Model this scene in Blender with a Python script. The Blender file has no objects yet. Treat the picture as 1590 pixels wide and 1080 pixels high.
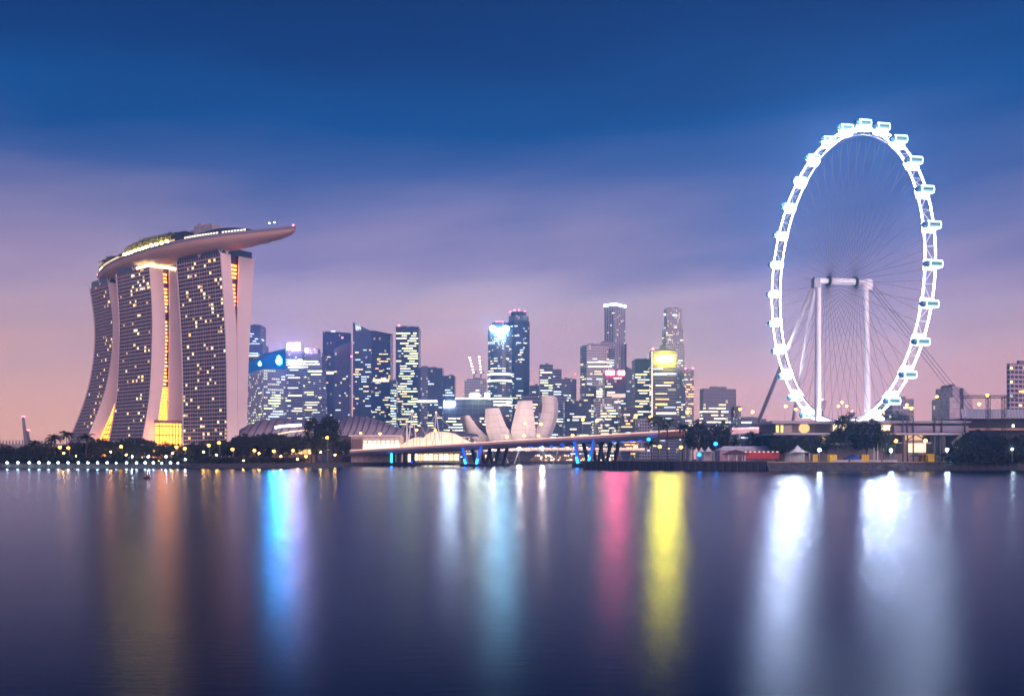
import bpy, math, random
from mathutils import Vector, Matrix
PI = math.pi
R = math.radians
S = bpy.context.scene
COL = S.collection
F, CX, HY, CZ = 1546.0, 795.0, 710.0, 5.5      # focal length and horizon of the photo in its own pixels, eye height

# ---------------------------------------------------------------- camera
cd = bpy.data.cameras.new("camera")
cam = bpy.data.objects.new("camera", cd)
COL.objects.link(cam)
cam.location = (0, 0, CZ)
cam.rotation_euler = (R(90), 0, 0)
cd.sensor_width = 36.0
cd.lens = F / 1590 * 36
cd.shift_y = (HY - 540) / 1590
cd.clip_start = 0.5
cd.clip_end = 20000
S.camera = cam
S.render.engine = 'CYCLES'
S.view_settings.view_transform = 'Standard'
S.view_settings.look = 'None'
S.view_settings.exposure = 0.0
S.view_settings.gamma = 1.0
S.cycles.use_denoising = True
S.cycles.use_adaptive_sampling = False
S.cycles.denoising_prefilter = 'ACCURATE'
S.cycles.max_bounces = 6
S.cycles.volume_bounces = 1
S.cycles.sample_clamp_indirect = 6

# ---------------------------------------------------------------- sky (dusk, procedural)
W = bpy.data.worlds.new("World")
S.world = W
W.use_nodes = True
nt = W.node_tree
for n in list(nt.nodes):
    nt.nodes.remove(n)
N = nt.nodes.new
L = nt.links.new
wo = N('ShaderNodeOutputWorld')
bg = N('ShaderNodeBackground')
L(bg.outputs[0], wo.inputs[0])
tc = N('ShaderNodeTexCoord')
sep = N('ShaderNodeSeparateXYZ')
L(tc.outputs['Generated'], sep.inputs[0])


def wmath(op, a, b=None, c=None):
    m = N('ShaderNodeMath')
    m.operation = op
    for i, v in enumerate((a, b, c)):
        if v is None:
            continue
        if isinstance(v, (int, float)):
            m.inputs[i].default_value = v
        else:
            L(v, m.inputs[i])
    return m.outputs[0]


def wnoise(scale_vec, scale, detail, rough, loc=(0, 0, 0)):
    mp = N('ShaderNodeMapping')
    mp.inputs['Scale'].default_value = scale_vec
    mp.inputs['Location'].default_value = loc
    rot = N('ShaderNodeMapping')
    rot.inputs['Rotation'].default_value = (0, R(8), 0)
    L(tc.outputs['Generated'], rot.inputs[0])
    L(rot.outputs[0], mp.inputs[0])
    n = N('ShaderNodeTexNoise')
    n.inputs['Scale'].default_value = scale
    n.inputs['Detail'].default_value = detail
    n.inputs['Roughness'].default_value = rough
    L(mp.outputs[0], n.inputs['Vector'])
    return n.outputs['Fac']


n1 = wnoise((1, 1, 5.0), 1.5, 3, .5, (3.1, 0, .4))
n2 = wnoise((1, 1, 6), 2.6, 5, .55, (0.3, 1.7, .2))
# bend the elevation with soft long clouds
el = wmath('ADD', sep.outputs['Z'], wmath('MULTIPLY', wmath('SUBTRACT', n1, .5), .12))
el = wmath('ADD', el, wmath('MULTIPLY', wmath('SUBTRACT', n2, .5), .10))
ramp = N('ShaderNodeValToRGB')
L(wmath('MULTIPLY', el, 2.0), ramp.inputs[0])
SKY = [(0.00, (1.30, .64, .54)), (0.125, (1.14, .62, .62)), (0.21, (.98, .62, .67)), (0.28, (.66, .50, .66)), (0.35, (.38, .31, .56)),
       (0.43, (.18, .205, .47)), (0.52, (.055, .125, .385)), (0.62, (.0, .082, .31)), (0.76, (.0, .044, .20)), (1.0, (.0, .022, .11))]
cr = ramp.color_ramp
cr.elements[0].position = SKY[0][0]
cr.elements[0].color = (*SKY[0][1], 1)
cr.elements[1].position = 1.0
cr.elements[1].color = (*SKY[-1][1], 1)
for p_, c_ in SKY[1:-1]:
    e = cr.elements.new(p_)
    e.color = (*c_, 1)
# faint twilight from a physically based sky with the sun below the horizon is added on top
nish = N('ShaderNodeTexSky')
nish.sky_type = 'NISHITA'
nish.sun_disc = False
nish.sun_elevation = R(1.0)
nish.sun_rotation = R(200)
nish.air_density = 1.0
nish.dust_density = 2.0
# thin lilac cloud veils lying low over the city
n3 = wnoise((1, 1, 3.8), 2.3, 4, .48, (1.3, 0.2, .9))
veil = N('ShaderNodeMapRange')
veil.interpolation_type = 'SMOOTHSTEP'
L(n3, veil.inputs[0])
veil.inputs[1].default_value = .47
veil.inputs[2].default_value = .66
win_ = N('ShaderNodeValToRGB')
L(wmath('MULTIPLY', sep.outputs['Z'], 2.0), win_.inputs[0])
wr = win_.color_ramp
wr.elements[0].position = .06
wr.elements[0].color = (.15, .15, .15, 1)
wr.elements[1].position = .54
wr.elements[1].color = (0, 0, 0, 1)
e = wr.elements.new(.24)
e.color = (1, 1, 1, 1)
cloud = N('ShaderNodeMix')
cloud.data_type = 'RGBA'
L(wmath('MULTIPLY', wmath('MULTIPLY', veil.outputs[0], win_.outputs[0]), .62), cloud.inputs[0])
L(ramp.outputs[0], cloud.inputs[6])
cloud.inputs[7].default_value = (.72, .47, .62, 1)
# the last peach of the sunset, low on the left
side = N('ShaderNodeMapRange')
side.interpolation_type = 'SMOOTHSTEP'
L(sep.outputs['X'], side.inputs[0])
side.inputs[1].default_value = -.12
side.inputs[2].default_value = -.50
low = N('ShaderNodeMapRange')
low.interpolation_type = 'SMOOTHSTEP'
L(el, low.inputs[0])
low.inputs[1].default_value = .17
low.inputs[2].default_value = .05
peach = N('ShaderNodeMix')
peach.data_type = 'RGBA'
L(wmath('MULTIPLY', wmath('MULTIPLY', side.outputs[0], low.outputs[0]), .6), peach.inputs[0])
L(cloud.outputs[2], peach.inputs[6])
peach.inputs[7].default_value = (1.42, .74, .50, 1)
mixs = N('ShaderNodeMix')
mixs.data_type = 'RGBA'
mixs.blend_type = 'ADD'
mixs.inputs[0].default_value = 0.008
L(peach.outputs[2], mixs.inputs[6])
L(nish.outputs[0], mixs.inputs[7])
L(mixs.outputs[2], bg.inputs[0])
bg.inputs[1].default_value = 1.0

# ---------------------------------------------------------------- weak, broad twilight from behind the camera
sd = bpy.data.lights.new("sun", 'SUN')
sd.energy = 3.0
sd.angle = R(40)
sd.color = (1.0, .60, .60)
sun = bpy.data.objects.new("sun", sd)
COL.objects.link(sun)
sun.rotation_euler = Vector((-.46, .84, -.25)).to_track_quat('-Z', 'Y').to_euler()


# ================================================================ helpers
def gx(px, Y):
    return (px - CX) / F * Y


def gz(py, Y):
    return CZ + (HY - py) / F * Y


def at(px, py, Y):
    return Vector((gx(px, Y), Y, gz(py, Y)))


def mix3(a, b, t):
    return tuple(a[i] + (b[i] - a[i]) * t for i in range(3))


MATS = {}


def nodes_of(m):
    m.use_nodes = True
    t = m.node_tree
    for n in list(t.nodes):
        t.nodes.remove(n)
    return t


def plain(name, col, rough=.6, spec=.4, metal=0.0, noise=.25, nscale=.4, bump=0.0):
    """a painted / stone / leaf surface with an uneven tone"""
    if name in MATS:
        return MATS[name]
    m = bpy.data.materials.new(name)
    t = nodes_of(m)
    o = t.nodes.new('ShaderNodeOutputMaterial')
    b = t.nodes.new('ShaderNodeBsdfPrincipled')
    t.links.new(b.outputs[0], o.inputs[0])
    c = t.nodes.new('ShaderNodeTexCoord')
    nz = t.nodes.new('ShaderNodeTexNoise')
    nz.inputs['Scale'].default_value = nscale
    nz.inputs['Detail'].default_value = 4
    t.links.new(c.outputs['Object'], nz.inputs['Vector'])
    r = t.nodes.new('ShaderNodeValToRGB')
    r.color_ramp.elements[0].position = .3
    r.color_ramp.elements[1].position = .7
    r.color_ramp.elements[0].color = (*[x * (1 - noise) for x in col], 1)
    r.color_ramp.elements[1].color = (*[min(1, x * (1 + noise)) for x in col], 1)
    t.links.new(nz.outputs['Fac'], r.inputs[0])
    t.links.new(r.outputs[0], b.inputs['Base Color'])
    b.inputs['Roughness'].default_value = rough
    b.inputs['Metallic'].default_value = metal
    b.inputs['Specular IOR Level'].default_value = spec
    if bump:
        bp = t.nodes.new('ShaderNodeBump')
        bp.inputs['Strength'].default_value = bump
        t.links.new(nz.outputs['Fac'], bp.inputs['Height'])
        t.links.new(bp.outputs[0], b.inputs['Normal'])
    MATS[name] = m
    return m


def glow(name, col, strength):
    if name in MATS:
        return MATS[name]
    m = bpy.data.materials.new(name)
    t = nodes_of(m)
    o = t.nodes.new('ShaderNodeOutputMaterial')
    b = t.nodes.new('ShaderNodeEmission')
    b.inputs[0].default_value = (*col, 1)
    b.inputs[1].default_value = strength
    t.links.new(b.outputs[0], o.inputs[0])
    if (strength < 10 or name.startswith('landing')) and name not in ('rim_led', 'mount_led', 'roof_gold'):
        m.cycles.emission_sampling = 'NONE'
    MATS[name] = m
    return m


def facade(name, glass, frame, bay=3.0, fh=4.0, fw=.18, fhw=.28, lit=.03, lcol=(1, .85, .55), lstr=1.2, band=1, rough=.12):
    """curtain wall: panes between mullions and floor slabs, a few panes lit from inside (UV is in metres)"""
    if name in MATS:
        return MATS[name]
    m = bpy.data.materials.new(name)
    t = nodes_of(m)
    A = t.nodes.new
    K = t.links.new
    o = A('ShaderNodeOutputMaterial')
    b = A('ShaderNodeBsdfPrincipled')
    K(b.outputs[0], o.inputs[0])
    uv = A('ShaderNodeUVMap')
    sp = A('ShaderNodeSeparateXYZ')
    K(uv.outputs[0], sp.inputs[0])

    def mt(op, a, b_=None):
        q = A('ShaderNodeMath')
        q.operation = op
        for i, v in enumerate((a, b_)):
            if v is None:
                continue
            if isinstance(v, (int, float)):
                q.inputs[i].default_value = v
            else:
                K(v, q.inputs[i])
        return q.outputs[0]
    u = mt('DIVIDE', sp.outputs[0], bay)
    v = mt('DIVIDE', sp.outputs[1], fh)
    fu, fv = mt('FRACT', u), mt('FRACT', v)
    iu, iv = mt('FLOOR', mt('DIVIDE', u, band)), mt('FLOOR', v)
    mask = mt('MULTIPLY', mt('GREATER_THAN', fu, fw), mt('GREATER_THAN', fv, fhw))
    cmb = A('ShaderNodeCombineXYZ')
    K(iu, cmb.inputs[0])
    K(iv, cmb.inputs[1])
    cmb.inputs[2].default_value = (sum(map(ord, name)) % 97) + .5
    wn = A('ShaderNodeTexWhiteNoise')
    wn.noise_dimensions = '3D'
    K(cmb.outputs[0], wn.inputs['Vector'])
    litm = mt('MULTIPLY', mask, mt('LESS_THAN', wn.outputs['Value'], lit))
    tone = mt('ADD', .75, mt('MULTIPLY', wn.outputs['Value'], .5))
    gl = A('ShaderNodeMix')
    gl.data_type = 'RGBA'
    gl.blend_type = 'MULTIPLY'
    gl.inputs[0].default_value = 1
    gl.inputs[6].default_value = (*glass, 1)
    K(tone, gl.inputs[7])
    mx = A('ShaderNodeMix')
    mx.data_type = 'RGBA'
    K(mask, mx.inputs[0])
    mx.inputs[6].default_value = (*frame, 1)
    K(gl.outputs[2], mx.inputs[7])
    K(mx.outputs[2], b.inputs['Base Color'])
    rg = A('ShaderNodeMapRange')
    K(mask, rg.inputs[0])
    rg.inputs[3].default_value = .6
    rg.inputs[4].default_value = rough
    K(rg.outputs[0], b.inputs['Roughness'])
    b.inputs['Emission Color'].default_value = (*lcol, 1)
    K(mt('MULTIPLY', litm, lstr), b.inputs['Emission Strength'])
    m.cycles.emission_sampling = 'NONE'
    MATS[name] = m
    return m


class MB:
    """collects faces in world coordinates and links them as ONE mesh object"""

    def __init__(s):
        s.v, s.f, s.mi, s.uv, s.sm = [], [], [], [], []

    def face(s, pts, mi=0, uv=None, smooth=False):
        i = len(s.v)
        s.v += [tuple(p) for p in pts]
        s.f.append(tuple(range(i, i + len(pts))))
        s.mi.append(mi)
        s.uv.append(uv)
        s.sm.append(smooth)

    def grid(s, rows, mi=0, smooth=True, closed=False):
        """rows of points joined into quads (shared vertices)"""
        i = len(s.v)
        n = len(rows[0])
        for r_ in rows:
            s.v += [tuple(p) for p in r_]
        for a in range(len(rows) - 1):
            for b in range(n if closed else n - 1):
                b2 = (b + 1) % n
                s.f.append((i + a * n + b, i + a * n + b2, i + (a + 1) * n + b2, i + (a + 1) * n + b))
                s.mi.append(mi)
                s.uv.append(None)
                s.sm.append(smooth)

    def box(s, c, d, rz=0, mi=0):
        """box of size d centred on c, turned rz about z"""
        c = Vector(c)
        M = Matrix.Rotation(rz, 3, 'Z')
        P = [c + M @ Vector((sx * d[0] / 2, sy * d[1] / 2, sz * d[2] / 2)) for sz in (-1, 1) for sx, sy in ((-1, -1), (1, -1), (1, 1), (-1, 1))]
        for q in ((3, 2, 1, 0), (4, 5, 6, 7), (0, 1, 5, 4), (1, 2, 6, 5), (2, 3, 7, 6), (3, 0, 4, 7)):
            s.face([P[k] for k in q], mi)

    def tube(s, pts, r, n=6, mi=0, r2=None, cap=True):
        pts = [Vector(p) for p in pts]
        rows = []
        for k, p in enumerate(pts):
            d = (pts[min(k + 1, len(pts) - 1)] - pts[max(k - 1, 0)]).normalized()
            up = Vector((0, 0, 1)) if abs(d.z) < .95 else Vector((1, 0, 0))
            x = d.cross(up).normalized()
            y = x.cross(d)
            rr = r if r2 is None else r + (r2 - r) * k / (len(pts) - 1)
            rows.append([p + (x * math.cos(2 * PI * j / n) + y * math.sin(2 * PI * j / n)) * rr for j in range(n)])
        s.grid(rows, mi, True, True)
        if cap:
            s.face(list(reversed(rows[0])), mi)
            s.face(rows[-1], mi)

    def ring(s, pts, r, n=6, mi=0):
        pts = [Vector(p) for p in pts]
        m = len(pts)
        rows = []
        for k in range(m + 1):
            p = pts[k % m]
            d = (pts[(k + 1) % m] - pts[(k - 1) % m]).normalized()
            up = Vector((.98, .2, 0))
            x = d.cross(up).normalized()
            y = x.cross(d)
            rows.append([p + (x * math.cos(2 * PI * j / n) + y * math.sin(2 * PI * j / n)) * r for j in range(n)])
        s.grid(rows, mi, True, True)

    def lathe(s, c, prof, n=12, mi=0):
        """prof: (radius, z) pairs turned about the vertical through c"""
        c = Vector(c)
        rows = [[c + Vector((r_ * math.cos(2 * PI * j / n), r_ * math.sin(2 * PI * j / n), z_)) for j in range(n)] for r_, z_ in prof]
        s.grid(rows, mi, True, True)

    def prism(s, poly, z0, z1, mi=0, top=True, mi_top=None, bottom=True):
        """poly: CCW plan points; z1 a number or one height per corner; UV in metres"""
        n = len(poly)
        zt = [z1] * n if isinstance(z1, (int, float)) else z1
        u = 0
        for i in range(n):
            a, b = poly[i], poly[(i + 1) % n]
            l = math.hypot(b[0] - a[0], b[1] - a[1])
            za, zb = zt[i], zt[(i + 1) % n]
            s.face([(a[0], a[1], z0), (b[0], b[1], z0), (b[0], b[1], zb), (a[0], a[1], za)], mi,
                   [(u, z0), (u + l, z0), (u + l, zb), (u, za)])
            u += l
        if top:
            s.face([(p[0], p[1], z) for p, z in zip(poly, zt)], mi if mi_top is None else mi_top)
        if bottom:
            s.face([(p[0], p[1], z0) for p in reversed(poly)], mi if mi_top is None else mi_top)

    def build(s, name, mats, parent=None, org=None):
        o_ = Vector((0, 0, 0))
        if org is not None:
            o_ = Vector(org)
        elif parent is not None:
            p = parent
            while p is not None:
                o_ += p.location
                p = p.parent
        elif s.v:
            n = len(s.v)
            o_ = Vector((sum(v[0] for v in s.v) / n, sum(v[1] for v in s.v) / n, min(v[2] for v in s.v)))
        me = bpy.data.meshes.new(name)
        me.from_pydata([tuple(Vector(v) - o_) for v in s.v], [], s.f)
        for m in (mats if isinstance(mats, (list, tuple)) else [mats]):
            me.materials.append(m)
        me.polygons.foreach_set('material_index', s.mi)
        me.polygons.foreach_set('use_smooth', s.sm)
        if any(q is not None for q in s.uv):
            ul = me.uv_layers.new(name='UVMap')
            k = 0
            for p, q in zip(me.polygons, s.uv):
                for j in range(p.loop_total):
                    if q is not None:
                        ul.data[p.loop_start + j].uv = q[j]
        me.update()
        ob = bpy.data.objects.new(name, me)
        COL.objects.link(ob)
        if parent is not None:
            ob.parent = parent
        else:
            ob.location = o_
        return ob


def tag(o, label=None, cat=None, group=None, kind=None):
    for k, v in (('label', label), ('category', cat), ('group', group), ('kind', kind)):
        if v:
            o[k] = v
    return o


def thing(name, label, cat, loc, group=None):
    o = bpy.data.objects.new(name, None)
    COL.objects.link(o)
    o.location = loc
    o.empty_display_size = .5
    return tag(o, label, cat, group)


def copy_tree(o, parent=None):
    kids = [c for c in COL.objects if c.parent == o] if not hasattr(o, '_k') else o._k
    c = o.copy()
    COL.objects.link(c)
    if parent is not None:
        c.parent = parent
    for k in kids:
        copy_tree(k, c)
    return c


def place(proto, used, loc, rz=0, scale=1, label=None, group=None):
    """first call moves the prototype itself, later calls copy it with its parts"""
    o = proto if id(proto) not in used else copy_tree(proto)
    used.add(id(proto))
    o.location = loc
    o.rotation_euler = (0, 0, rz)
    o.scale = (scale, scale, scale) if isinstance(scale, (int, float)) else scale
    if label:
        o['label'] = label
    if group:
        o['group'] = group
    return o


USED = set()
ORD = ['first', 'second', 'third', 'fourth', 'fifth', 'sixth', 'seventh', 'eighth', 'ninth', 'tenth', 'eleventh', 'twelfth', 'thirteenth',
       'fourteenth', 'fifteenth', 'sixteenth', 'seventeenth', 'eighteenth', 'nineteenth', 'twentieth']

# ---------------------------------------------------------------- shared materials
M_WALL = plain('pale_concrete', (.86, .74, .72), .7, noise=.05, nscale=.03)
M_CONC = plain('grey_concrete', (.32, .31, .32), .8, noise=.15, nscale=.2)
M_DCONC = plain('dark_concrete', (.045, .047, .065), .8, noise=.3, nscale=.3)
M_STEEL = plain('grey_steel', (.25, .26, .30), .45, metal=.3, noise=.12, nscale=.3)
M_DSTEEL = plain('dark_steel', (.04, .045, .06), .5, metal=.2, noise=.2, nscale=.3)
M_WHITE = plain('white_paint', (.80, .80, .82), .45, noise=.04, nscale=.2)
M_MEMB = plain('white_membrane', (.82, .80, .76), .7, noise=.05, nscale=.1)
M_ROOF = plain('roof_grey', (.22, .21, .26), .6, noise=.15, nscale=.1)
M_DROOF = plain('roof_dark', (.05, .05, .07), .7, noise=.2, nscale=.1)
M_LEAF = plain('leaf_dark', (.022, .033, .022), .7, noise=.5, nscale=.5)
M_LEAF2 = plain('leaf_mid', (.036, .050, .024), .7, noise=.5, nscale=.5)
M_PALM = plain('palm_leaf', (.035, .050, .030), .6, noise=.4, nscale=.5)
M_BARK = plain('bark', (.09, .07, .055), .9, noise=.3, nscale=1.5)
M_GRASS = plain('grass', (.045, .07, .035), .9, noise=.4, nscale=.2)
M_GROUND = plain('city_ground', (.07, .065, .065), .9, noise=.3, nscale=.05)
M_STONE = plain('stone', (.065, .068, .08), .85, noise=.5, nscale=.8, bump=.6)
M_RED = plain('red_panel', (.50, .05, .06), .6, noise=.1)
M_YELLOW = plain('yellow_paint', (.75, .50, .03), .5, noise=.1)
M_BLUE = plain('blue_tarp', (.03, .09, .35), .6, noise=.2)
M_GLASSD = plain('dark_glass', (.03, .04, .06), .08, spec=.6, noise=.2)
G_WARM = glow('lamp_warm', (1, .62, .24), 9)
G_ORANGE = glow('lamp_orange', (1, .40, .035), 26)
G_COOL = glow('lamp_cool', (.80, .95, 1), 60)
G_FLOOD = glow('flood_white', (.88, 1, .97), 130)
G_RED = glow('beacon_red', (1, .12, .18), 12)
G_BLUE = glow('led_blue', (.0, .10, 1), 2.2)
G_BLUEHOT = glow('led_blue_bright', (.02, .30, 1), 9)
WIN = {'w': glow('window_warm', (1, .72, .34), 2.9), 'y': glow('window_yellow_green', (.96, 1, .46), 3.6), 'c': glow('window_cool', (.78, .95, 1), 2.2),
       'o': glow('window_amber', (1, .42, .12), 4.5), 'p': glow('window_pale', (1, .86, .60), 3.0)}
WIN['d'] = glow('window_dim', (1, .58, .24), 1.3)
WIN['e'] = glow('window_mid', (1, .76, .42), 2.0)
WIN['r'] = glow('landing_red', (1, .16, .022), 14)
WIN['g'] = glow('landing_gold', (1, .27, .04), 11)
UNIT = {}


def unit_window(k):
    if k not in UNIT:
        mb = MB()
        mb.box((0, 0, 0), (1, 1, 1))
        ob = mb.build('lit_window', WIN[k], org=(0, 0, 0))
        UNIT[k] = ob.data
        bpy.data.objects.remove(ob)
    return UNIT[k]


def add_window(parent, world_c, w, h, rz, k, name='lit_window', thick=.24):
    """one lit pane (or lit run of panes) as a sub-part; parent is an unrotated part of an unrotated thing"""
    o_ = Vector((0, 0, 0))
    p = parent
    while p is not None:
        o_ += p.location
        p = p.parent
    ob = bpy.data.objects.new(name, unit_window(k))
    COL.objects.link(ob)
    ob.parent = parent
    ob.location = Vector(world_c) - o_
    ob.rotation_euler = (0, 0, rz)
    ob.scale = (w, thick, h)
    return ob


# ================================================================ water and land
def water_mat():
    m = bpy.data.materials.new('water')
    t = nodes_of(m)
    A = t.nodes.new
    K = t.links.new
    o = A('ShaderNodeOutputMaterial')
    mx = A('ShaderNodeMixShader')
    K(mx.outputs[0], o.inputs[0])
    df = A('ShaderNodeBsdfDiffuse')
    df.inputs[0].default_value = (.0, .015, .055, 1)
    gl = A('ShaderNodeBsdfGlossy')
    gl.distribution = 'BECKMANN'
    gl.inputs['Color'].default_value = (.62, .77, 1.0, 1)
    gl.inputs['Roughness'].default_value = .20
    fr = A('ShaderNodeFresnel')
    fr.inputs[0].default_value = 1.08
    K(fr.outputs[0], mx.inputs[0])
    K(df.outputs[0], mx.inputs[1])
    K(gl.outputs[0], mx.inputs[2])
    c = A('ShaderNodeTexCoord')
    mp = A('ShaderNodeMapping')
    mp.inputs['Scale'].default_value = (.5, 1.6, 1)
    K(c.outputs['Object'], mp.inputs[0])
    nz = A('ShaderNodeTexNoise')
    nz.inputs['Scale'].default_value = 1.5
    nz.inputs['Detail'].default_value = 3
    K(mp.outputs[0], nz.inputs['Vector'])
    bp = A('ShaderNodeBump')
    bp.inputs['Strength'].default_value = .022
    bp.inputs['Distance'].default_value = .5
    K(nz.outputs['Fac'], bp.inputs['Height'])
    K(bp.outputs[0], gl.inputs['Normal'])
    tg = A('ShaderNodeCombineXYZ')              # the swell runs along the river: slopes are steeper across the view
    tg.inputs[0].default_value = 1.0
    K(tg.outputs[0], gl.inputs['Tangent'])
    gl.inputs['Anisotropy'].default_value = -.22
    # long calm slicks vary the roughness a little
    mp2 = A('ShaderNodeMapping')
    mp2.inputs['Scale'].default_value = (.004, .03, 1)
    K(c.outputs['Object'], mp2.inputs[0])
    nz2 = A('ShaderNodeTexNoise')
    nz2.inputs['Scale'].default_value = 1.0
    nz2.inputs['Detail'].default_value = 3
    K(mp2.outputs[0], nz2.inputs['Vector'])
    mr = A('ShaderNodeMapRange')
    K(nz2.outputs['Fac'], mr.inputs[0])
    mr.inputs[1].default_value = .3
    mr.inputs[2].default_value = .7
    mr.inputs[3].default_value = .215
    mr.inputs[4].default_value = .25
    K(mr.outputs[0], gl.inputs['Roughness'])
    return m


mb = MB()
mb.face([(-2600, -60, 0), (2600, -60, 0), (2600, 1990, 0), (-2600, 1990, 0)])
tag(mb.build('water', water_mat(), org=(0, 0, 0)), kind='structure')

shore = [(-1500, 490), (gx(0, 500), 500), (gx(300, 505), 505), (gx(400, 520), 520), (gx(470, 545), 545), (gx(540, 590), 590), (gx(548, 680), 680), (gx(640, 735), 735),
         (gx(705, 770), 770), (gx(748, 830), 830), (gx(905, 900), 900), (gx(985, 880), 880)]
mb = MB()
land = shore + [(600, 1000), (2500, 1100), (2500, 1960), (-2500, 1960), (-2500, 490)]
mb.prism(land, -1.5, 2.3, bottom=False)
tag(mb.build('ground', M_GROUND, org=(0, 0, 0)), kind='structure')
spit = [(gx(912, 474), 474), (gx(1050, 440), 440), (gx(1190, 425), 425), (gx(1330, 430), 430), (gx(1490, 440), 440), (gx(1590, 455), 455), (600, 520), (1500, 700), (1500, 1000),
        (600, 960), (gx(985, 862), 862), (gx(975, 640), 640), (gx(930, 560), 560), (gx(905, 520), 520)]
mb = MB()
mb.prism(spit, -1.5, 3.5, bottom=False)
tag(mb.build('ground', plain('spit_ground', (.06, .065, .05), .9, noise=.35, nscale=.15), org=(0, 0, 0)), kind='structure')
# sloping stone bank along the left shore
mb = MB()
rows = [[], [], []]
for x, y in shore[:6]:
    rows[0].append((x, y - 3.6, -.4))
    rows[1].append((x, y - 1.2, 1.3))
    rows[2].append((x, y + .4, 2.45))
mb.grid(rows, smooth=False)
tag(mb.build('riverbank', M_STONE, org=(0, 0, 0)), kind='structure')
# paved promenade strip on the left bank
mb = MB()
rows = [[(x, y + .6, 2.42) for x, y in shore[:6]], [(x, y + 5, 2.42) for x, y in shore[:6]]]
mb.grid(rows, smooth=False)
tag(mb.build('promenade', M_CONC, org=(0, 0, 0)), kind='structure')


# ================================================================ hotel: three towers under one long deck
def lerp_tab(tab, z):
    """tab: (z, w) sorted by rising z"""
    if z <= tab[0][0]:
        if len(tab) > 1:
            a, b = tab[0], tab[1]
            return a[1] + (b[1] - a[1]) * (z - a[0]) / (b[0] - a[0])
        return tab[0][1]
    for a, b in zip(tab, tab[1:]):
        if z <= b[0]:
            return a[1] + (b[1] - a[1]) * (z - a[0]) / (b[0] - a[0])
    return tab[-1][1]


M_HGLASS = plain('hotel_glass', (.022, .016, .035), .3, spec=.15, noise=.5, nscale=.12)
M_HSLAB = plain('hotel_slab_edge', (.76, .63, .61), .6, noise=.06, nscale=.05)
G_ATR = glow('atrium_amber', (1, .40, .10), 1.6)
G_ATRP = glow('atrium_gold', (1, .62, .18), 1.15)
ROOFZ = 194.0
NF = 52
FH = (ROOFZ - 4) / NF


def smooth_tab(t, n=2):
    for _ in range(n):
        q = [t[0]]
        for a, b in zip(t, t[1:]):
            q += [(a[0] * .75 + b[0] * .25, a[1] * .75 + b[1] * .25), (a[0] * .25 + b[0] * .75, a[1] * .25 + b[1] * .75)]
        t = q + [t[-1]]
    return t


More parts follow.
